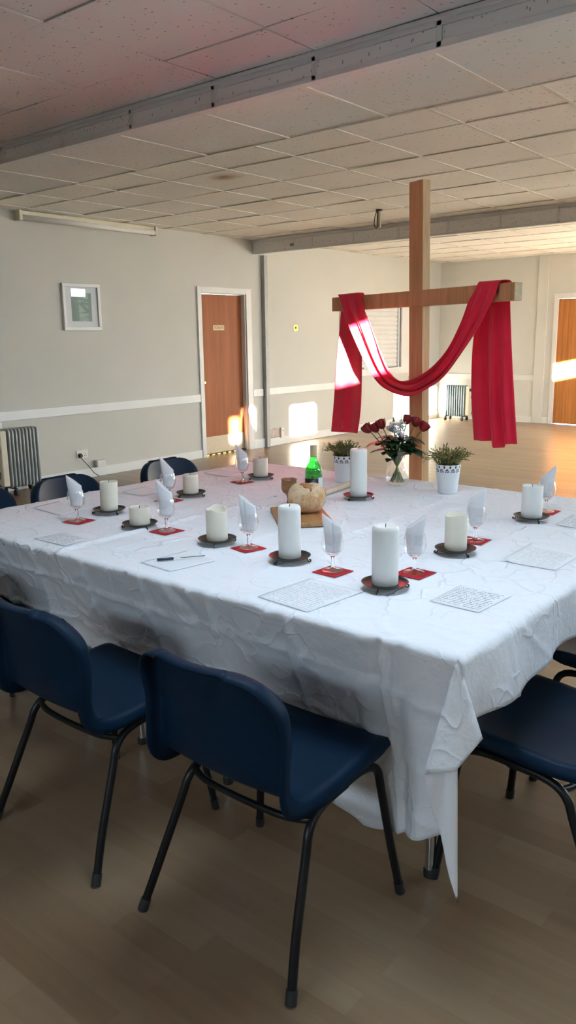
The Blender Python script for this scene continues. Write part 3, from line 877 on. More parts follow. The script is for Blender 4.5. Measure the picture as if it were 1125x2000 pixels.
DRW = [(DW_R.uniform(-3.1, -.8), DW_R.uniform(.3, .74), DW_R.uniform(-.9, .9) + (0 if k % 2 else 1.4), DW_R.uniform(.03, .12), DW_R.uniform(.008, .016), DW_R.uniform(-.010, .013)) for k in range(150)]
def drape_y(X, Z, base_y):
    """front drape: y of the cloth, pushed in over the chair seats, hanging in soft folds"""
    D = CT - Z
    ins = .112 * np.clip((D - .01) / .31, 0, 1) * sstep(-.84, -1.02, X)
    ins = np.where(Z > 0, ins, ins)
    amp = np.clip(D / .4, 0, 1)
    f = .013 * np.sin(X * 17 + 1.5 * np.sin(X * 4)) + .008 * np.sin(X * 37 + 2)
    y = base_y + ins - amp * f * (1 - .6 * sstep(.1, .3, D) * 0)
    for (cx, cz, a, l, w_, h) in DRW:
        dx, dz = X - cx, Z - cz
        s_ = dx * math.cos(a) + dz * math.sin(a); t_ = -dx * math.sin(a) + dz * math.cos(a)
        y = y - h * np.exp(-(s_ / l) ** 2 - (t_ / w_) ** 2)
    for z0 in (.60, .43, .30): y = y - .009 * np.exp(-((Z - z0 + .015 * X + .006 * np.sin(X * 6)) / .009) ** 2)
    for x0 in np.arange(-3.0, -.7, .29): y = y - .014 * np.exp(-((X - x0 - .012 * np.sin(Z * 9)) / .011) ** 2) * np.clip(D / .05, 0, 1) + .006 * np.exp(-((X - x0 - .03) / .012) ** 2) * np.clip(D / .05, 0, 1)
    return y
def hemz(x, pts):
    return np.interp(x, [p[0] for p in pts], [p[1] for p in pts])
def cloth(label, x0, x1, lift, hem, right):
    yA, yB = TY0 - .012, TY1 + .012
    xs = np.arange(x0, x1 + .001, .009); xs[-1] = x1
    X, rows = xs, []
    nv = 42
    hz = hemz(xs, hem)
    g = MB()
    P = []
    for k in range(nv):                       # hem up to the edge
        fz = k / (nv - 1)
        z = hz + (CT - .014 + lift - hz) * fz
        y = drape_y(xs, z, yA - lift)
        P.append(np.c_[xs, y, z])
    P.append(np.c_[xs, np.full_like(xs, yA + .003 - lift), np.full_like(xs, CT - .004 + lift)])
    for y in np.arange(yA + .013, yB - .006, .0095):
        zz_ = CT + lift + wrinkle(xs, np.full_like(xs, y))
        if right: zz_ = zz_ + .010 * np.exp(-((xs - x0 - .012) / .010) ** 2) * (1 - sstep(2.1, 2.5, y))
        P.append(np.c_[xs, np.full_like(xs, y), zz_])
    P.append(np.c_[xs, np.full_like(xs, yB - .003), np.full_like(xs, CT - .004 + lift)])
    for k in range(8):
        z = CT + lift - .014 - .035 * k
        P.append(np.c_[xs, yB + lift + .006 * np.sin(xs * 15) * k / 7, np.full_like(xs, z)])
    P = np.array(P)
    if not right:                              # left cloth: its left end hangs down too
        E_ = []
        col = P[:, 0, :]
        for k in range(8):
            c = col.copy(); inside = (np.arange(len(c)) >= nv)
            c[:, 0] = x0 - .004 - .003 * k
            c[:, 2] = np.minimum(c[:, 2], CT + lift - .012 - .035 * k)
            E_.append(c)
        E_ = np.array(E_[::-1]).transpose(1, 0, 2)
        P = np.concatenate([E_, P], axis=1)
        g.grid(P)
    else:
        g.grid(P)
        i0 = nv                                # first top row index (edge row)
        edge = P[i0:-8, -1, :]
        yy = edge[:, 1]
        n_r = len(yy)
        rh = np.interp(yy, [1.5, 1.9, 2.2, 2.8, 3.4], [.585, .583, .60, .59, .585])
        Q = [edge]
        for k in range(1, 15):
            fz = k / 14
            z = CT - .004 + lift - (CT - .004 + lift - rh) * fz
            bulge = .012 + .012 * fz * np.sin(yy * 11 + 1) + .008 * fz * np.sin(yy * 23) + .018 * fz
            for q_ in range(12):
                cy = 1.6 + q_ * .155; bulge = bulge + .004 * np.exp(-((yy - cy - .2 * (fz - .5) * ((q_ % 3) - 1)) / .012) ** 2)
            Q.append(np.c_[x1 + bulge, yy, z])
        g.grid(np.array(Q))
        # corner: pleats fanning from the table corner down to a pointed tail
        hemf = P[0, -1, :]
        hemr = np.array(Q)[-1, 0, :]
        apex = P[i0, -1, :]
        tip = np.array([-.736, 1.492, .152]); pk = np.array([-.803, 1.440, .487]); ear = np.array([-.708, 1.532, .566])
        ctrl = [hemf, .5 * (hemf + tip) + np.array([.0, .0, .0]), tip, .5 * (tip + pk) + np.array([-.008, .012, .0]), pk, .5 * (pk + ear) + np.array([.018, -.022, -.02]), ear, hemr]
        HP = []
        for i in range(len(ctrl) - 1):
            for q_ in range(5): HP.append(ctrl[i] + (ctrl[i + 1] - ctrl[i]) * q_ / 5)
        HP.append(ctrl[-1]); HP = np.array(HP)
        left = P[:nv + 1, -1, :][::-1]         # down the front edge from apex to hem
        right_ = np.array(Q)[:, 0, :]
        R_ = []
        for k in range(23):
            f = k / 22
            row = apex + (HP - apex) * f
            li = f * (len(left) - 1); ri = f * (len(right_) - 1)
            a = left[int(li)] + (left[min(int(li) + 1, len(left) - 1)] - left[int(li)]) * (li - int(li))
            b = right_[int(ri)] + (right_[min(int(ri) + 1, len(right_) - 1)] - right_[int(ri)]) * (ri - int(ri))
            # blend the outer columns to the neighbouring drapes
            for c_ in range(4):
                wgt = 1 - c_ / 4
                row[c_] = row[c_] + (a - (apex + (HP[0] - apex) * f)) * wgt
                row[-1 - c_] = row[-1 - c_] + (b - (apex + (HP[-1] - apex) * f)) * wgt
            ph_ = np.linspace(0, 1, len(HP))
            row[:, 1] += -.004 * f * np.sin(ph_ * 40) * np.sin(ph_ * PI)
            R_.append(row)
        g.grid(np.array(R_))
    o = g.build('tablecloth', 'cloth', smooth=True, ang=180, weld=.0006)
    sm = o.modifiers.new('solid', 'SOLIDIFY'); sm.thickness = .0012; sm.offset = -1
    return tag(o, label, 'tablecloth')
cloth('shorter white tablecloth over the left end of the table, beneath the main cloth', -3.07, -2.20, 0.0,
      [(-3.07, .45), (-2.84, .45), (-2.42, .44), (-2.32, .36), (-2.2, .36)], False)
cloth('large creased white tablecloth with a long corner hanging at the front right', -2.275, -0.765, 0.0035,
      [(-2.275, .33), (-2.15, .29), (-1.91, .225), (-1.4, .195), (-1.19, .182), (-1.08, .155), (-.98, .175), (-.90, .225), (-.80, .29), (-.765, .32)], True)
T = CT + .0045      # where things stand (main cloth)
TL = CT + .0015     # left cloth

# ================================================================== CHAIRS
def make_chair(label, loc, rz):
    t = thing('stacking_chair', label, 'chair', loc, rz, 'navy plastic chairs round the table')
    prof = catmull([(.236, .405), (.235, .422), (.222, .437), (.18, .443), (.09, .438), (0, .428), (-.08, .422), (-.135, .428), (-.172, .448), (-.194, .485), (-.208, .54), (-.222, .62), (-.238, .695), (-.250, .752)], 400)
    dd_ = np.r_[0, np.cumsum(np.linalg.norm(np.diff(prof, axis=0), axis=1))]
    Ltot = dd_[-1]; RC = .112
    d = np.r_[np.linspace(0, Ltot - RC, 46), Ltot - RC + RC * np.sin(np.linspace(0, PI / 2, 15)[1:])]
    prof = np.c_[np.interp(d, dd_, prof[:, 0]), np.interp(d, dd_, prof[:, 1])]
    n = len(prof)
    tg = np.gradient(prof, axis=0); tg /= np.linalg.norm(tg, axis=1)[:, None]
    nr = np.c_[tg[:, 1], -tg[:, 0]]
    P = []
    us = np.linspace(-1, 1, 25)
    for i in range(n):
        w_ = .212 - .010 * sstep(.25, .45, d[i]) + .004 * sstep(.5, .65, d[i])
        tt = Ltot - d[i]
        r = RC
        if tt < r: w_ -= r - math.sqrt(max(0, r * r - (r - tt) ** 2)) if tt > 0 else r
        if d[i] < .045: w_ -= .03 * (1 - d[i] / .045) ** 2
        c_ = .010 + .045 * sstep(.40, .62, d[i])
        c_ *= sstep(0, .08, d[i])
        fl = .034 * sstep(0.0, .10, d[i]) + .014 * sstep(.36, .48, d[i]) - .020 * sstep(.68, .82, d[i])
        row = []
        def pt(x, u, off):
            k = c_ * (x / .212) ** 2 + off
            return (x, prof[i, 0] + nr[i, 0] * k, prof[i, 1] + nr[i, 1] * k)
        row.append(pt(-w_ - .010, -1, -fl)); row.append(pt(-w_ - .009, -1, -fl * .6)); row.append(pt(-w_ - .006, -1, -fl * .2 - .002))
        for u in us: row.append(pt(w_ * u, u, 0))
        row.append(pt(w_ + .006, 1, -fl * .2 - .002)); row.append(pt(w_ + .009, 1, -fl * .6)); row.append(pt(w_ + .010, 1, -fl))
        P.append(row)
    # rolled-back top edge
    last = np.array(P[-1])
    nl = np.array([0, nr[-1, 0], nr[-1, 1]])
    lm = last[3:-3]
    lv = ((0.2, .006), (0.6, .009), (1.0, .010))
    for kr, (f_, up) in enumerate(lv):
        row = [None] * (len(lm) + 6)
        for j, p_ in enumerate(lm): row[3 + j] = p_ - nl * fl * f_ + np.array([0, 0, up])
        for kc in range(3):
            fm_, out = lv[max(kc, kr)][0], lv[kc][1]
            row[2 - kc] = lm[0] - nl * fl * fm_ + np.array([-out * .75, 0, up * .75])
            row[len(lm) + 3 + kc] = lm[-1] - nl * fl * fm_ + np.array([out * .75, 0, up * .75])
        P.append([tuple(p_) for p_ in row])
    o = MB(); o.grid(P); o.build('seat_shell', 'chair', t, ang=180, solid=.0045)
    for s in (-1, 1):
        x0, x1 = s * .188, s * .245
        front = catmull([(x0, .02, .378), (x0, .10, .385), (s * .194, .160, .383), (s * .199, .188, .362), (s * .203, .197, .32), (x1 - s * .02, .215, .15), (x1, .232, .012)], 30)
        rear = catmull([(x0, .06, .380), (x0, -.02, .374), (s * .192, -.070, .362), (s * .197, -.10, .335), (s * .203, -.118, .29), (x1 - s * .02, -.185, .13), (x1, -.23, .012)], 30)
        for nm, pth in (('leg', front), ('leg', rear)):
            lg = MB().tube(pth, .0115, 12).build(nm, 'black', t)
            e = pth[-1]; e2 = pth[-2]; dd = (e - e2) / np.linalg.norm(e - e2)
            MB().tube([e - dd * .02, e + dd * .012], .0135, 12).build('foot_cap', 'rubber', lg)
    MB().tube(catmull([(-.194, -.080, .358), (-.13, -.10, .352), (0, -.105, .35), (.13, -.10, .352), (.194, -.080, .358)], 14), .009, 10).build('stretcher', 'black', t)
    MB().tube(catmull([(-.19, .09, .383), (0, .09, .378), (.19, .09, .383)], 8), .009, 10).build('stretcher', 'black', t)
    return t
chA = make_chair('navy plastic chair with its back to the viewer, nearest, in front of the cloth corner', (-1.207, 1.380, 0), rad(0.5))
dup(chA, (-1.870, 1.360, 0), rad(0), 'navy plastic chair second from the cloth corner along the front, at the left edge')
dup(chA, (-2.62, 1.42, 0), rad(0), 'navy plastic chair mostly hidden behind the left front chair')
dup(chA, (-.690, 1.97, 0), rad(90), 'navy plastic chair tucked in at the right side, seat under the cloth')
dup(chA, (-.665, 2.60, 0), rad(88), 'navy plastic chair farther along the right side, only seat edge seen')
dup(chA, (-3.33, 1.93, 0), rad(-90), 'navy plastic chair at the far left edge, back rising behind the table')
dup(chA, (-3.27, 2.43, 0), rad(-86), 'navy plastic chair behind the table below the wall socket')
dup(chA, (-3.27, 3.14, 0), rad(-88), 'navy plastic chair behind the table between the socket and the left door')

# ================================================================== CROSS AND RED CLOTH
CO = np.array([-2.037, 3.505, 0.0])
E1 = np.array([math.cos(rad(-19.18)), math.sin(rad(-19.18)), 0]); EN = np.array([E1[1], -E1[0], 0])
def cw(s_, n_, z):     # cross frame: along the arm, towards the viewer, up
    return CO + E1 * s_ + EN * n_ + np.array([0, 0, z])
cr = thing('wooden_cross', 'tall plain wooden cross behind the table with red cloth over its arms', 'cross', tuple(CO), rad(-19.18))
# local x = E1, local -y = towards viewer
def prism(name, x0, x1, y0, y1, z0, z1, mats, shear=0.0):
    m = MB().box(x0, x1, y0, y1, z0, z1)
    if shear: m.V = [(x + shear * (z - 1.6), y, z) for x, y, z in m.V]
    return m.build(name, mats, cr, smooth=False, bevel=.002)
po = prism('post', -.083, .017, .0, .047, .0, 2.168, 'post', -.026)
po.data.materials.append(MT['sidewood'])
ar = prism('arm', -.747, .606, -.004, .043, 1.588, 1.663, 'post')
ar.data.materials.append(MT['sidewood']); ar.data.materials.append(MT['endgrain'])
for p in po.data.polygons:
    if p.normal.x > .8: p.material_index = 1
for p in ar.data.polygons:
    if abs(p.normal.x) > .8: p.material_index = 2
for (a, b, c_, d_) in ((-.36, .30, .0, .047), (-.06, -.01, -.02, .40)):
    MB().box(a, b, c_, d_, .0, .06).build('base_bar', 'post', cr, smooth=False, bevel=.003) if a < -.1 else MB().box(a, b, .05, d_, .0, .06).build('base_bar', 'post', cr, smooth=False, bevel=.003)

st1 = [(-.852, .895, -.072), (-.82, 1.10, -.072), (-.804, 1.289, -.072), (-.775, 1.45, -.072), (-.752, 1.60, -.070), (-.735, 1.655, -.066), (-.715, 1.674, -.045), (-.690, 1.676, .0), (-.662, 1.672, .022),
       (-.643, 1.655, .030), (-.604, 1.575, .034), (-.544, 1.492, .040), (-.402, 1.328, .050), (-.289, 1.224, .055), (-.182, 1.176, .055), (-.019, 1.153, .05), (.131, 1.203, .05), (.236, 1.262, .05), (.333, 1.362, .045), (.428, 1.476, .04), (.499, 1.583, .034), (.526, 1.635, .03),
       (.536, 1.668, .022), (.540, 1.676, .0), (.535, 1.674, -.045), (.524, 1.655, -.066), (.515, 1.596, -.070), (.533, 1.38, -.072), (.561, 1.139, -.072), (.585, .968, -.072)]
st2 = [(-.594, .908, -.072), (-.572, 1.00, -.072), (-.559, 1.12, -.072), (-.556, 1.35, -.072), (-.560, 1.60, -.070), (-.540, 1.655, -.066), (-.515, 1.676, -.045), (-.490, 1.677, .0), (-.465, 1.674, .022),
       (-.448, 1.655, .030), (-.418, 1.588, .034), (-.354, 1.492, .034), (-.27, 1.361, .036), (-.196, 1.272, .036), (-.121, 1.230, .034), (-.031, 1.231, .03), (.066, 1.262, .03), (.16, 1.313, .032), (.244, 1.389, .034), (.314, 1.499, .034), (.355, 1.589, .034), (.388, 1.634, .03),
       (.410, 1.670, .022), (.400, 1.677, .0), (.375, 1.676, -.045), (.352, 1.655, -.066), (.338, 1.597, -.070), (.310, 1.40, -.072), (.318, 1.167, -.072), (.345, .965, -.072)]
st1 = [(a, b, c_ if c_ <= .022 else .012 + .45 * c_) for a, b, c_ in st1]
st2 = [(a, b, c_ if c_ <= .022 else .012 + .40 * c_) for a, b, c_ in st2]
st1 = [(a, b, max(c_, -.066)) for a, b, c_ in st1]; st2 = [(a, b, max(c_, -.066)) for a, b, c_ in st2]
def param(pts, n):
    """resample by station index so that both edges stay paired"""
    p = np.array(pts); k = np.arange(len(p)); q = np.linspace(0, len(p) - 1, n)
    pp = np.vstack([2 * p[0] - p[1], p, 2 * p[-1] - p[-2]])
    out = []
    for v in q:
        i = min(int(v), len(p) - 2); t = v - i
        p0, p1, p2, p3 = pp[i], pp[i + 1], pp[i + 2], pp[i + 3]
        out.append(0.5 * (2 * p1 + (p2 - p0) * t + (2 * p0 - 5 * p1 + 4 * p2 - p3) * t * t + (3 * p1 - p0 - 3 * p2 + p3) * t ** 3))
    return np.array(out), q
NS = 150
A_, q = param(st1, NS); B_, _ = param(st2, NS)
P = []
for i in range(NS):
    v = q[i]
    row = []
    onbar = sstep(4.3, 5.3, v) * (1 - sstep(9, 10.3, v)) + sstep(20.5, 21.6, v) * (1 - sstep(25, 26.3, v))
    amp = (.004 + .010 * sstep(9, 13, v) * (1 - sstep(17, 21, v)) + .016 * sstep(25.5, 28.5, v) + .004 * sstep(3.5, 0, v)) * (1 - .9 * onbar)
    for u in np.linspace(0, 1, 37):
        p = A_[i] + (B_[i] - A_[i]) * u
        if v < 5: ph_ = 2 * PI * (1.0 * u) + .4
        elif v < 23: ph_ = 2 * PI * (2.1 * u) + .5 * math.sin(v * .5)
        else: ph_ = 2 * PI * (2.6 * (1 - u) ** 1.3) + .6
        f_ = math.sin(ph_) + .35 * math.sin(2.3 * ph_ + 1)
        p = p.copy()
        p[2] += amp * f_
        if v > 5 and v < 24: p[2] = max(p[2], .012) if (9.5 < v < 21) else p[2]
        if v > 28:
            lo_ = .024 * sstep(.36, .40, 1 - u) * (1 - sstep(.66, .72, 1 - u)); p[1] -= lo_ * (v - 28)
        row.append(cw(p[0], p[2], p[1]))
    P.append(row)
sc = MB(); sc.grid(P)
sco = sc.build('red_drape', 'scarf', smooth=True, ang=180, solid=.002)
tag(sco, 'long red cloth draped in a loop over both arms of the wooden cross', 'cloth')
MB().tube([cw(-.722 + .016 * math.cos(a), -.058, .945 + .02 * math.sin(a)) for a in np.linspace(PI * .85, PI * 2.15, 14)], .0011, 5).build('gold_stitch', 'brass', sco)

# ================================================================== CANDLES ON IRON PLATES
def plate(x, y, z, r, label):
    t = thing('candle_plate', label, 'candle plate', (x, y, z), random.uniform(0, 6), 'iron candle plates')
    MB().lathe([(0, .0125), (r * .80, .0125), (r * .9, .0145), (r, .019), (r + .001, .0205), (r - .001, .0205), (r * .9, .0165), (r * .8, .0145), (0, .0145)], 40).build('dish', 'iron', t)
    for k in range(3):
        a = 2 * PI * k / 3
        c_, s_ = math.cos(a), math.sin(a)
        pr = [(r * .84, .0125), (r * .90, .006), (r * .93, .0025), (r * 1.0, .0022), (r * 1.04, .006), (r * 1.0, .009), (r * .965, .0065)]
        MB().tube(catmull([(u * c_, u * s_, v) for u, v in pr], 18), .0022, 6).build('scroll_foot', 'iron', t)
    return t
def candle(x, y, z, r, h, mat, kind, label, lean=(0, 0)):
    t = thing('pillar_candle', label, 'candle', (x, y, z + .0150), random.uniform(0, 6), 'pillar candles')
    rn = np.random.RandomState(int(abs(x * 1000)) % 9999)
    N = 48
    if kind == 'round': top = [(r, h - .012), (r * .97, h - .005), (r * .88, h - .0005), (r * .6, h), (r * .45, h - .003), (r * .2, h - .006), (.0001, h - .006)]
    elif kind == 'flat': top = [(r, h - .003), (r * .98, h), (r * .90, h), (r * .85, h - .003), (r * .5, h - .005), (.0001, h - .006)]
    else: top = [(r, h - .004), (r * .985, h), (r * .90, h), (r * .84, h - .004), (r * .72, h - .018), (r * .4, h - .022), (.0001, h - .022)]
    prof = [(.0001, 0), (r * .97, 0), (r, .002)] + [(r, h * k / 8) for k in range(1, 8)] + top
    P = []
    for (rr, zz) in prof:
        row = []
        for k in range(N):
            a = 2 * PI * k / N
            dz = 0
            q_ = max(0, (zz - h * .82) / (h * .18))
            if kind == 'melt': dz = q_ * (.006 * math.sin(a + 1) + .004 * math.sin(2 * a + 2) + .002 * math.sin(5 * a))
            if kind == 'horn': dz = q_ * (.008 * abs(math.cos(a)) ** 3 - .004)
            if kind == 'flat': dz = q_ * .001 * math.sin(3 * a)
            w_ = 1 + .006 * math.sin(3 * a + zz * 40) * (kind in ('melt',))
            row.append((rr * w_ * math.cos(a) + lean[0] * zz, rr * w_ * math.sin(a) + lean[1] * zz, zz + dz))
        P.append(row)
    o = MB(); o.grid(P, True); o.build('wax_body', mat, t, ang=50)
    zt = h - (.006 if kind in ('round', 'flat') else .022)
    MB().tube([(lean[0] * zt, lean[1] * zt, zt - .004), (lean[0] * zt + .001, .001, zt + .006), (lean[0] * zt + .003, .002, zt + .011)], .0012, 6).build('wick', 'wick', t)
    return t
CAND = [  # x, y, r, h, wax, top, label of candle, label of plate
    (-2.617, 2.016, .036, .117, 'wax_cream', 'flat', 'slightly leaning cream candle at the far left, beside the leftmost glass', 'iron plate under the leaning cream candle at the far left', (.035, .0)),
    (-2.314, 1.922, .039, .065, 'wax_cream', 'flat', 'shortest squat cream candle, left of centre', 'iron plate under the shortest squat candle', (0, 0)),
    (-1.897, 1.914, .037, .108, 'wax_cream', 'melt', 'cream candle with a ragged melted rim behind the pen', 'iron plate under the candle with the ragged rim', (0, 0)),
    (-2.603, 2.468, .035, .086, 'wax_cream', 'round', 'small cream candle towards the left behind the squat one', 'iron plate under the small cream candle behind the squat one', (0, 0)),
    (-2.642, 2.993, .037, .092, 'wax_cream', 'flat', 'short ivory candle farthest back, in front of the left door', 'iron plate under the short candle in front of the left door', (0, 0)),
    (-1.553, 1.891, .036, .166, 'wax_white', 'round', 'tall white candle in front of the bread', 'iron plate under the tall candle in front of the bread', (0, 0)),
    (-1.940, 2.841, .037, .206, 'wax_white', 'round', 'tallest white candle standing before the left potted plant', 'reddish reflecting iron plate under the tallest candle', (0, 0)),
    (-1.160, 1.833, .0375, .167, 'wax_white', 'round', 'thick tall white candle nearest the viewer at the right', 'iron plate mirroring red under the nearest tall candle', (0, 0)),
    (-1.176, 2.282, .036, .115, 'wax_cream', 'horn', 'ivory candle with two burnt horns on its rim, right side', 'iron plate under the candle with horned rim', (0, 0)),
    (-1.169, 2.878, .039, .120, 'wax_white', 'flat', 'white candle farthest right, before the rightmost glass', 'iron plate under the farthest right candle', (0, 0))]
for (x, y, r, h, mt, kd, la, lp, ln) in CAND:
    z = (T if x > -2.27 else TL) + .0005
    plate(x, y, z, .066, lp)
    candle(x, y, z, r, h, mt, kd, la, ln)

# ================================================================== GLASSES, NAPKINS, RED SQUARES
GL = [  # x, y, L corner, R corner of the red square, napkin tip direction (-1 left, +1 right), tip height, place words
    (-2.602, 1.839, (-2.632, 1.795), (-2.552, 1.897), -1, .183, 'farthest left of all'),
    (-2.167, 1.925, (-2.222, 1.884), (-2.124, 1.975), -1, .196, 'right of the squat candle'),
    (-2.600, 2.330, (-2.650, 2.285), (-2.555, 2.378), -1, .200, 'beside the small cream candle'),
    (-2.648, 2.864, (-2.700, 2.827), (-2.599, 2.897), -1, .188, 'farthest back, before the left door'),
    (-1.763, 1.931, (-1.815, 1.892), (-1.711, 1.961), -1, .189, 'between ragged candle and tall candle'),
    (-1.376, 1.879, (-1.420, 1.833), (-1.325, 1.917), -1, .180, 'in front of the breadboard'),
    (-1.171, 2.011, (-1.217, 1.960), (-1.114, 2.053), 1, .178, 'just behind the nearest tall candle'),
    (-1.193, 2.458, (-1.240, 2.419), (-1.158, 2.510), 1, .182, 'behind the horned candle'),
    (-1.176, 3.045, (-1.230, 3.000), (-1.135, 3.099), 1, .185, 'rightmost, behind the farthest right candle')]
def make_glass(label, loc):
    t = thing('wine_glass', label, 'glass', loc, 0, 'wine glasses holding napkins')
    MB().lathe([(.0001, .0012), (.030, .0006), (.0325, .0012), (.0325, .0022), (.028, .0035), (.012, .006), (.0065, .010)], 32, caps=False).build('foot', 'glass', t)
    MB().lathe([(.0065, .010), (.005, .016), (.0065, .024), (.0048, .032), (.0055, .042), (.009, .048)], 20, caps=False).build('stem', 'solid_glass', t)
    MB().lathe([(.0001, .047), (.009, .048), (.020, .054), (.029, .065), (.0335, .079), (.0345, .090), (.0325, .105), (.0300, .117), (.0290, .121), (.0280, .121), (.0290, .117), (.0313, .105), (.0332, .090), (.0322, .079), (.0278, .066), (.019, .056), (.0001, .050)], 36, caps=False).build('bowl', 'glass', t)
    return t
VR = np.array([.774, .633, 0.])
def napkin(x, y, z, side, tip, label, k):
    t_ = MB()
    d = VR * side; e = np.array([-d[1], d[0], 0])
    rn = np.random.RandomState(40 + k)
    P = []
    nA, nZ = 44, 14
    zb = .060
    for i in range(nZ):
        f = i / (nZ - 1)
        row = []
        for j in range(nA):
            th = 2 * PI * 1.25 * j / (nA - 1) + (PI * .1 * k)
            ov = 1 - .10 * j / (nA - 1)
            rb = .0225; rt = .0290
            r_ = (rb + (rt - rb) * min(1, f * 1.3)) * ov
            cx, cy = math.cos(th), math.sin(th)
            low = .141 + .004 * math.sin(k * 2.1)
            zt = low + (tip - low) * (.5 + .5 * cx) ** 1.1
            zz = zb + (zt - zb) * f
            lean = .006 * max(0, (zz - .11) / .08)
            pos = d * (cx * r_ * (1 - .03 * f) + lean) + e * (cy * r_ * .62 * (1 - .45 * f))
            row.append((pos[0], pos[1], zz + .001 * math.sin(th * 3)))
        P.append(row)
    t_.grid(P)
    o = t_.build('paper_napkin', 'napkin', smooth=True, ang=60, solid=.0008, loc=(x, y, z))
    return tag(o, label, 'napkin', 'folded napkins in the glasses')
g0 = None
for k, (x, y, lc, rc, sd, tip, place) in enumerate(GL):
    z = (T if x > -2.27 else TL)
    lc, rc = np.array(lc), np.array(rc)
    c = (lc + rc) / 2; dg_ = np.linalg.norm(rc - lc); a = math.atan2(rc[1] - lc[1], rc[0] - lc[0])
    sdv = max(.088, min(.094, dg_ / math.sqrt(2)))
    q_ = MB().box(-sdv / 2, sdv / 2, -sdv / 2, sdv / 2, 0, .0012).build('paper_coaster', 'coaster', smooth=False, loc=(c[0], c[1], z + .0012))
    q_.rotation_euler = (0, 0, a + PI / 4)
    tag(q_, 'red paper square under the glass ' + place, 'coaster', 'red squares under the glasses')
    gz = z + .0026
    lab = 'stemmed wine glass holding a white napkin, ' + place
    gx, gy = c[0] * .5 + x * .5, c[1] * .5 + y * .5
    if g0 is None: g0 = make_glass(lab, (gx, gy, gz))
    else: dup(g0, (gx, gy, gz), random.uniform(0, 6), lab)
    napkin(gx, gy, gz, sd, tip, 'white paper napkin rolled to a point in the glass ' + place, k)

# ================================================================== PAPERS AND PEN
def sheet(quad, mat, label, curl=0.0, z=None):
    """quad: near-left, far-left, far-right, near-right in table coordinates"""
    q = np.array(quad, float)
    N = 12
    V = []; U = []
    zz = T if z is None else z
    for i in range(N + 1):
        for j in range(N + 1):
            u, v = j / N, i / N
            p = q[0] * (1 - u) * (1 - v) + q[3] * u * (1 - v) + q[2] * u * v + q[1] * (1 - u) * v
            V.append((p[0], p[1], zz + .0016 + curl * (max(0, .35 - u) ** 2 * 6 + max(0, v - .75) ** 2 * 4)))
            U.append((u, v))
    m = MB(); F = []
    for i in range(N):
        for j in range(N):
            a = i * (N + 1) + j
            F.append((a, a + 1, a + N + 2, a + N + 1))
    m.add(V, F)
    o = m.build('paper_sheet', mat, smooth=True, uvs=U, solid=.0004)
    return tag(o, label, 'paper', 'sheets of paper on the table')
sheet([(-2.49, 1.575), (-2.477, 1.70), (-2.325, 1.695), (-2.31, 1.58)], 'paper_type', 'thin printed sheet at the far left front edge of the table', 0, TL)
sheet([(-1.925, 1.592), (-1.91, 1.785), (-1.745, 1.75), (-1.772, 1.58)], 'paper_blank', 'blank white sheet lying under the pen')
sheet([(-1.397, 1.558), (-1.383, 1.775), (-1.189, 1.769), (-1.211, 1.541)], 'paper_dense', 'faintly printed sheet at the front middle, before the bread', .002)
sheet([(-1.003, 1.808), (-1.003, 1.985), (-.847, 1.981), (-.859, 1.802)], 'paper_type', 'boldly typed sheet nearest the right front corner')
sheet([(-1.012, 2.283), (-1.02, 2.525), (-.845, 2.49), (-.845, 2.283)], 'paper_dense', 'typed sheet with curled edge on the right, past the horned candle', .010)
sheet([(-1.062, 2.85), (-1.069, 3.035), (-.90, 3.03), (-.89, 2.85)], 'paper_type', 'typed sheet at the far right, cut by the picture edge', .006)
sheet([(-2.965, 1.885), (-2.985, 2.03), (-2.76, 2.02), (-2.738, 1.865)], 'paper_blank', 'blank sheet at the left end, below the leftmost chair', .004, TL)
sheet([(-2.93, 2.335), (-2.94, 2.50), (-2.79, 2.50), (-2.78, 2.335)], 'paper_blank', 'blank sheet on the left side, near the small cream candle', .004, TL)
sheet([(-2.998, 2.937), (-3.0, 3.09), (-2.83, 3.09), (-2.812, 2.93)], 'paper_blank', 'blank sheet farthest back on the left, near the door-side glass', .004, TL)
pn_ = thing('ballpoint_pen', 'dark blue capped pen lying on the blank sheet', 'pen', (-1.886, 1.628, T + .0085), math.atan2(.126, .089))
MB().tube([(0, 0, 0), (.004, 0, 0), (.05, 0, 0), (.053, 0, 0)], [.0035, .0045, .0045, .003], 12).build('cap', 'pen_blue', pn_)
MB().tube([(.05, 0, 0), (.135, 0, 0)], .0036, 6).build('barrel', 'glass', pn_)
MB().tube([(.075, 0, 0), (.135, 0, 0), (.154, 0, 0)], [.0011, .0011, .0016], 6).build('refill', 'pen_blue', pn_)

# ================================================================== BREAD, CUP, BOTTLE, ROD
bd = thing('bread_board', 'reddish wooden board lying under the round loaf', 'board', (-1.90, 2.385, T + .002), math.atan2(-.68, .73))
MB().box(-.155, .155, -.103, .103, 0, .018).build('board_slab', 'board', bd, smooth=False, bevel=.004)
bl = thing('bread_loaf', 'round floury loaf with a slashed crust on the wooden board', 'bread', (-1.905, 2.428, T + .0205))
P = []
nb = 44
for i in range(23):
    f = i / 22
    a = -PI / 2 + PI * f
    row = []
    for j in range(nb):
        th = 2 * PI * j / nb
        rr = .074 * (max(0, math.cos(a)) ** .62)
        z = .056 + (.058 * abs(math.sin(a)) ** .85 * (1 if a > 0 else -.96))
        rr *= 1 + .025 * math.sin(3 * th + 1) + .012 * math.sin(7 * th + z * 60)
        x_, y_ = rr * math.cos(th), rr * math.sin(th)
        z += .004 * math.sin(th * 2 + .5) * max(0, math.sin(a))
        g_ = x_ * .35 + y_ * .94                     # slash groove across the top
        z -= .007 * math.exp(-(g_ / .008) ** 2) * max(0, math.sin(a))
        row.append((x_, y_, max(z, 0)))
    P.append(row)
o = MB(); o.grid(P, True); o.build('crust', 'bread', bl, ang=180)
Ps = []
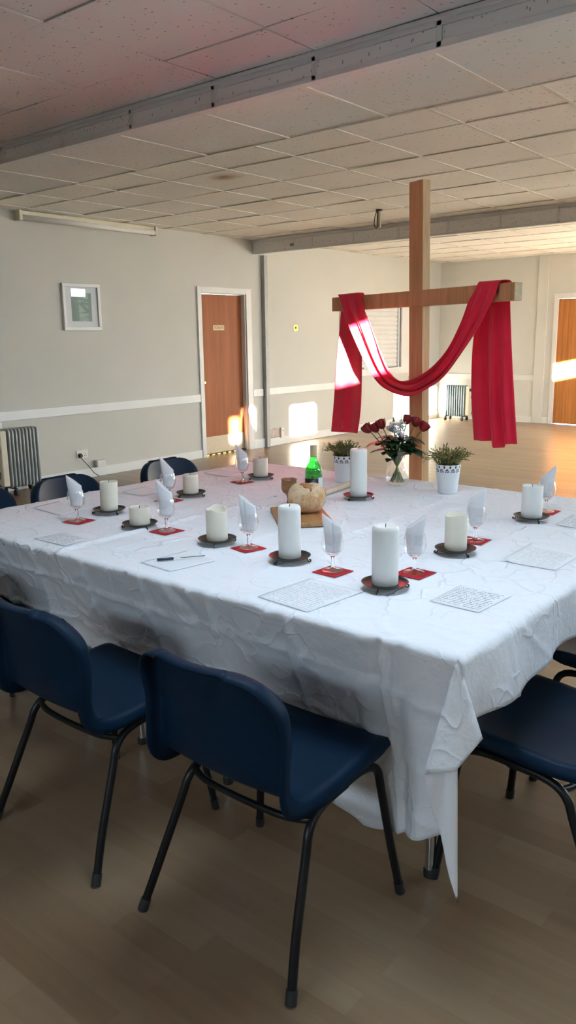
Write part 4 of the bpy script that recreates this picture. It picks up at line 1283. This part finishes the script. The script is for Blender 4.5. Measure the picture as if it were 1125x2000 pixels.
for k in range(24):
    s_ = -.056 + .112 * k / 23
    zt = .056 + .058 * math.sqrt(max(0, 1 - (s_ / .076) ** 2)) ** 1.2
    row = []
    for (w_, h_) in ((-.020, -.006), (-.012, .002), (.0, .0045), (.010, .003), (.017, -.006)):
        wx = w_ * (1 - (s_ / .062) ** 2) + .003 * math.sin(k)
        row.append((s_ * .94 + wx * .35, -s_ * .35 + wx * .94 - .014, zt + h_ - .0015))
    Ps.append(row)
o = MB(); o.grid(Ps); o.build('slash_ridge', 'bread_slash', bl, ang=180, solid=.003)
cu = thing('goblet', 'small turned wooden goblet behind the loaf', 'cup', (-2.085, 2.540, T))
MB().lathe([(.0001, .052), (.015, .054), (.027, .062), (.0325, .074), (.0325, .092), (.0315, .112), (.0345, .116), (.033, .118), (.028, .114), (.0275, .09), (.02, .07), (.0001, .064)], 36).build('bowl', 'cup', cu, ang=60)
MB().lathe([(.0001, 0), (.028, 0), (.028, .005), (.012, .012), (.008, .03), (.012, .048), (.018, .0555)], 28).build('stem', 'cup', cu, ang=60)
bo = thing('wine_bottle', 'green glass wine bottle with black label behind the loaf', 'bottle', (-2.02, 2.625, T))
MB().lathe([(.0001, .004), (.030, .0), (.0355, .004), (.0365, .012), (.0365, .130), (.0362, .146), (.034, .158), (.028, .170), (.020, .182), (.0155, .196), (.0138, .215), (.0138, .245)], 40).build('glass_body', 'bottle', bo, ang=60)
MB().lathe([(.0001, .007), (.0335, .007), (.0335, .118), (.0001, .118)], 32).build('wine', 'wine', bo, ang=60)
vd = math.atan2(-2.625, 2.02)
def arcband(nm, a0, a1, r_, z0, z1, mat):
    P = [[(r_ * math.cos(a), r_ * math.sin(a), z) for a in np.linspace(a0, a1, 22)] for z in (z0, z1)]
    return MB().grid(P).build(nm, mat, bo, solid=.0005)
arcband('front_label', vd - 1.9, vd + .52, .0372, .018, .116, 'label_black')
arcband('side_label', vd + .56, vd + 1.9, .0372, .018, .122, 'label_pale')
MB().lathe([(.0144, .206), (.0146, .222), (.0150, .2525), (.0140, .2545), (.0001, .2545)], 28).build('capsule', 'capsule', bo, ang=50)
rd = thing('beige_rod', 'pale beige wooden rod lying behind the loaf towards the tallest candle', 'rod', (-2.118, 2.955, T + .0155), math.atan2(.306, -.041))
MB().tube([(-.165, 0, 0), (-.163, 0, 0), (.13, 0, 0), (.132, 0, 0)], [.010, .0135, .0135, .010], 14).build('shaft', 'stick', rd)
MB().tube([(.13, 0, 0), (.15, 0, 0.0), (.154, 0, 0)], [.009, .0095, .006], 12).build('dark_tip', 'rubber', rd)

# ================================================================== POTTED PLANTS
def potted(label, x, y, seed, hgt, spread):
    rn = np.random.RandomState(seed)
    t = thing('potted_plant', label, 'plant', (x, y, T + .0015), rn.uniform(0, 6), 'herb plants in lacy white pots')
    MB().lathe([(.0001, 0), (.041, 0), (.043, .002), (.0520, .092), (.0505, .092), (.0495, .075), (.0001, .074)], 44).build('pot', 'pot', t, ang=50)
    n = 66
    V = []; U = []; F = []
    for i in range(2):
        for k in range(n + 1):
            a = 2 * PI * k / n
            r_ = .0520 + .0038 * i
            zz = .091 + .038 * i + (.0022 * abs(math.sin(13 * a / 2)) if i else 0)
            V.append((r_ * math.cos(a), r_ * math.sin(a), zz)); U.append((k / n, float(i)))
    for k in range(n): F.append((k, k + 1, n + 2 + k, n + 1 + k))
    m = MB(); m.add(V, F); m.build('lace_rim', 'lace', t, uvs=U)
    MB().lathe([(.0495, .08), (.0515, .124), (.0505, .124), (.0485, .08)], 32, caps=False).build('liner', 'pot_liner', t)
    MB().lathe([(.0001, .116), (.049, .114)], 24, caps=False).build('soil', 'soil', t)
    sm, lf = MB(), MB()
    for q in range(80):
        a = rn.uniform(0, 2 * PI); r0 = .04 * math.sqrt(rn.uniform(0, 1))
        out = rn.uniform(.15, 1.0) * spread
        h_ = hgt * rn.uniform(.55, 1.0) * (1 - .35 * (out / spread) ** 2)
        a2 = a + rn.uniform(-.5, .5)
        p0 = np.array([r0 * math.cos(a), r0 * math.sin(a), .114])
        p2 = np.array([out * math.cos(a2), out * math.sin(a2), .114 + h_])
        p1 = (p0 + p2) / 2 + np.array([0, 0, .018])
        pth = catmull([p0, p1, p2], 9)
        sm.tube(pth, [.0011] * 5 + [.0009, .0008, .0007, .0006], 4)
        for i in range(2, 9):
            for rep in range(2):
                dirn = pth[i] - pth[i - 1]; dirn /= np.linalg.norm(dirn)
                rv_ = rn.normal(0, 1, 3); rv_ -= dirn * (rv_ @ dirn); rv_ /= np.linalg.norm(rv_)
                ld = dirn * .75 + rv_ * .7; ld /= np.linalg.norm(ld)
                L_ = rn.uniform(.014, .026); wd = np.cross(ld, rv_); wd /= np.linalg.norm(wd) + 1e-9
                b = pth[i]
                lf.add([b, b + ld * L_ * .5 + wd * .0024, b + ld * L_, b + ld * L_ * .5 - wd * .0024], [(0, 1, 2, 3)])
    sm.build('stems', 'leaf_herb', t)
    lf.build('foliage', 'leaf_herb', t, smooth=False)
    return t
potted('herb plant in a lacy white pot behind the tallest candle', -2.236, 3.150, 4, .085, .105)
potted('herb plant in a lacy white pot right of the vase and cross', -1.693, 3.190, 9, .095, .112)

# ================================================================== VASE AND FLOWERS
VX, VY = -1.987, 3.235
vz = T + .0015
vs = thing('glass_vase', 'clear waisted glass vase full of stems beside the cross', 'vase', (VX, VY, vz))
outp = [(.030, 0), (.044, .002), (.050, .012), (.054, .035), (.0535, .060), (.047, .085), (.037, .108), (.0335, .118), (.036, .132), (.045, .150), (.052, .160)]
MB().lathe(outp + [(r - .0025, z + .0005) for r, z in reversed(outp[3:])] + [(.049, .025), (.044, .014), (.03, .010), (.0001, .010)], 44).build('vase_wall', 'glass', vs, ang=70)
def stem_pts(foot, head):
    f = np.array(foot); h = np.array(head)
    neck = np.array([h[0] * .16, h[1] * .16, .118])
    return catmull([f, neck, h * np.array([.62, .62, 1]) * np.array([1, 1, .78]), h], 20)
def leaf(m, b, d, L_, W_, droop=.3):
    d = np.array(d, float); d /= np.linalg.norm(d)
    side = np.cross(d, [0, 0, 1]); side /= np.linalg.norm(side) + 1e-9
    rows = []
    for k in range(8):
        f = k / 7
        c = np.array(b) + d * L_ * f + np.array([0, 0, -droop * L_ * f * f])
        w_ = W_ * math.sin(PI * min(.999, f * .94 + .04)) ** .8
        rows.append([c - side * w_ + np.array([0, 0, .25 * w_]), c, c + side * w_ + np.array([0, 0, .25 * w_])])
    m.grid(rows)
def rose(head, foot, ln, label, seed, openr=1.0):
    rn = np.random.RandomState(seed)
    t = thing('rose', label, 'flower', (VX, VY, vz), 0, 'cut flowers in the glass vase')
    pth = stem_pts(foot, head)
    MB().tube(pth, .0026, 7).build('stem', 'stem', t)
    ax = pth[-1] - pth[-3]; ax = ax / np.linalg.norm(ax)
    ref = np.cross(ax, [0.3, 0.5, .1]); ref /= np.linalg.norm(ref); bi = np.cross(ax, ref)
    m = MB()
    base = pth[-1]
    for k in range(9):
        a0 = k * 2.4 + rn.uniform(-.2, .2); ring = .35 + .65 * k / 8
        rows = []
        for i in range(7):
            f = i / 6
            row = []
            for j in range(7):
                g = (j / 6 - .5) * 2
                ang = a0 + g * (.95 - .25 * ring)
                R_ = .0225 * openr * ring * (math.sin(PI * (f * .62 + .08)) ** .75) + .004 * ring * max(0, f - .75) * 4 * openr
                hh = .048 * f * (1 - .08 * ring) - .005 * g * g * f
                row.append(base + ax * hh + (ref * math.cos(ang) + bi * math.sin(ang)) * R_)
            rows.append(row)
        m.grid(rows)
    m.build('bloom', 'rose', t, ang=70, solid=.0009)
    s_ = MB()
    for k in range(5):
        a0 = k * 2 * PI / 5
        dd = ref * math.cos(a0) + bi * math.sin(a0)
        s_.grid([[base + dd * .004 - np.cross(ax, dd) * .003, base + dd * .004 + np.cross(ax, dd) * .003], [base + dd * .013 + ax * .008 - np.cross(ax, dd) * .0035, base + dd * .013 + ax * .008 + np.cross(ax, dd) * .0035], [base + dd * .018 + ax * .019, base + dd * .018 + ax * .019 + dd * .0004]])
    s_.build('sepals', 'leaf_dark', t)
    lf = MB()
    for (f, az, L_) in ln:
        i = int(f * 19)
        leaf(lf, pth[i], (math.cos(az), math.sin(az), .15), L_ * 1.25, L_ * .42, .35); leaf(lf, pth[i - 2], (math.cos(az + 2.2), math.sin(az + 2.2), .3), L_ * 1.1, L_ * .36, .3)
    lf.build('leaves', 'leaf_dark', t, ang=70)
    return t
rose((-.098, -.082, .252), (.025, .018, .012), [(.78, 4.0, .06), (.62, 3.3, .07), (.7, 1.0, .05)], 'leftmost red rose in the vase, tipping outward', 1, 1.15)
rose((-.080, -.050, .250), (.030, .000, .012), [(.8, 4.6, .05), (.55, 2.6, .07)], 'red rose second from left in the vase, half behind the first', 2, 1.0)
rose((-.052, -.045, .268), (.010, .026, .012), [(.75, 4.2, .055), (.6, 5.2, .075), (.66, 2.2, .06)], 'upright red rose third from left in the vase', 3, 1.15)
rose((.022, .040, .285), (-.020, -.015, .012), [(.7, .6, .06), (.6, 2.0, .06)], 'red rose in the vase half hidden behind the white flower spike', 4, 1.0)
rose((.060, .052, .275), (-.028, .010, .012), [(.74, .2, .07), (.6, 5.6, .07)], 'red rose in the vase just left of the rightmost one', 5, 1.2)
rose((.088, .068, .255), (-.030, -.008, .012), [(.62, .5, .075), (.58, -.3, .085), (.7, 5.3, .06)], 'rightmost red rose in the vase, leaning before the cross', 6, 1.15)
def stock(head, foot, label, seed, n_, h0, dense):
    rn = np.random.RandomState(seed)
    t = thing('stock_flower', label, 'flower', (VX, VY, vz), 0, 'cut flowers in the glass vase')
    pth = stem_pts(foot, head)
    MB().tube(pth, .0028, 7).build('stem', 'stem', t)
    m = MB()
    ax = np.array([head[0] * .5, head[1] * .5, .25]); ax /= np.linalg.norm(ax)
    for k in range(n_):
        f = k / n_
        c = np.array(head) - ax * (h0 * (1 - f) - .012) + rn.normal(0, 1, 3) * np.array([.011, .011, .003]) * (1.15 - f * .75) * dense
        for p_ in range(5):
            a = 2 * PI * p_ / 5 + rn.uniform(0, 1)
            out = c - np.array(head); out[2] = rn.uniform(-.004, .006)
            d = np.array([math.cos(a), math.sin(a), rn.uniform(-.5, .7)]); d /= np.linalg.norm(d)
            s = np.cross(d, rn.normal(0, 1, 3)); s /= np.linalg.norm(s)
            R_ = .0135 * (1.1 - .55 * f)
            m.grid([[c - s * .001, c + s * .001], [c + d * R_ * .6 - s * R_ * .45, c + d * R_ * .6 + s * R_ * .45], [c + d * R_ * 1.0 - s * R_ * .3 + np.array([0, 0, .002]), c + d * R_ * 1.0 + s * R_ * .3]])
    m.build('florets', 'petal_white', t, ang=70)
    bd_ = MB()
    for k in range(10):
        c = np.array(head) + ax * (.012 + .0022 * k) + rn.normal(0, .0035, 3) * (1 - k / 12)
        bd_.lathe([(.0001, -.004), (.0026, -.001), (.0024, .002), (.0001, .005)], 6, c)
    bd_.build('buds', 'stem', t)
    lf = MB()
    for (f, az, L_) in ((.6, rn.uniform(0, 6), .07), (.68, rn.uniform(0, 6), .06), (.75, rn.uniform(0, 6), .05), (.55, rn.uniform(0, 6), .06)):
        leaf(lf, pth[int(f * 19)], (math.cos(az), math.sin(az), .6), L_, L_ * .16, .2)
    lf.build('leaves', 'leaf_dark', t, ang=70)
    return t
stock((-.018, -.010, .285), (.018, -.020, .012), 'greyish white flower spike in the middle of the vase', 21, 24, .045, 1.2)
stock((.026, -.012, .290), (-.012, .028, .012), 'fuller bright white flower spike at the front right of the vase', 22, 46, .090, 1.45)
gy = thing('filler_sprig', 'spray of tiny white buds low among the rose leaves', 'flower', (VX, VY, vz), 0, 'cut flowers in the glass vase')
sg_, bs = MB(), MB()
rn = np.random.RandomState(77)
for k in range(26):
    a = rn.uniform(0, 2 * PI); r_ = rn.uniform(.02, .085); z_ = rn.uniform(.175, .235)
    p2 = np.array([r_ * math.cos(a), r_ * math.sin(a), z_])
    sg_.tube(catmull([np.array([.2 * p2[0], .2 * p2[1], .13]), p2 * np.array([.6, .6, .85]), p2], 7), .0007, 4)
    MB().lathe([(.0001, -.0035), (.0032, -.001), (.0034, .001), (.0001, .0035)], 8, p2).build('bud', 'petal_white', gy)
sg_.build('stems', 'stem', gy)
for k in range(9):
    a = 2 * PI * k / 9 + .3
    st_ = catmull([(-.032 * math.cos(a + .4), -.032 * math.sin(a + .4), .014), (.004 * math.cos(a), .004 * math.sin(a), .095), (.026 * math.cos(a), .026 * math.sin(a), .155), (.05 * math.cos(a), .05 * math.sin(a), .195)], 14)
    MB().tube(st_, .0030, 7).build('cut_stem', 'stem', gy)
fg = MB()
for k in range(64):
    a = 2 * PI * k / 16 + rn.uniform(-.2, .2)
    leaf(fg, (.03 * math.cos(a), .03 * math.sin(a), rn.uniform(.165, .225)), (math.cos(a), math.sin(a), rn.uniform(.1, .9)), rn.uniform(.05, .085), rn.uniform(.014, .022), .4)
fg.build('leaves', 'leaf_dark', gy, ang=70)
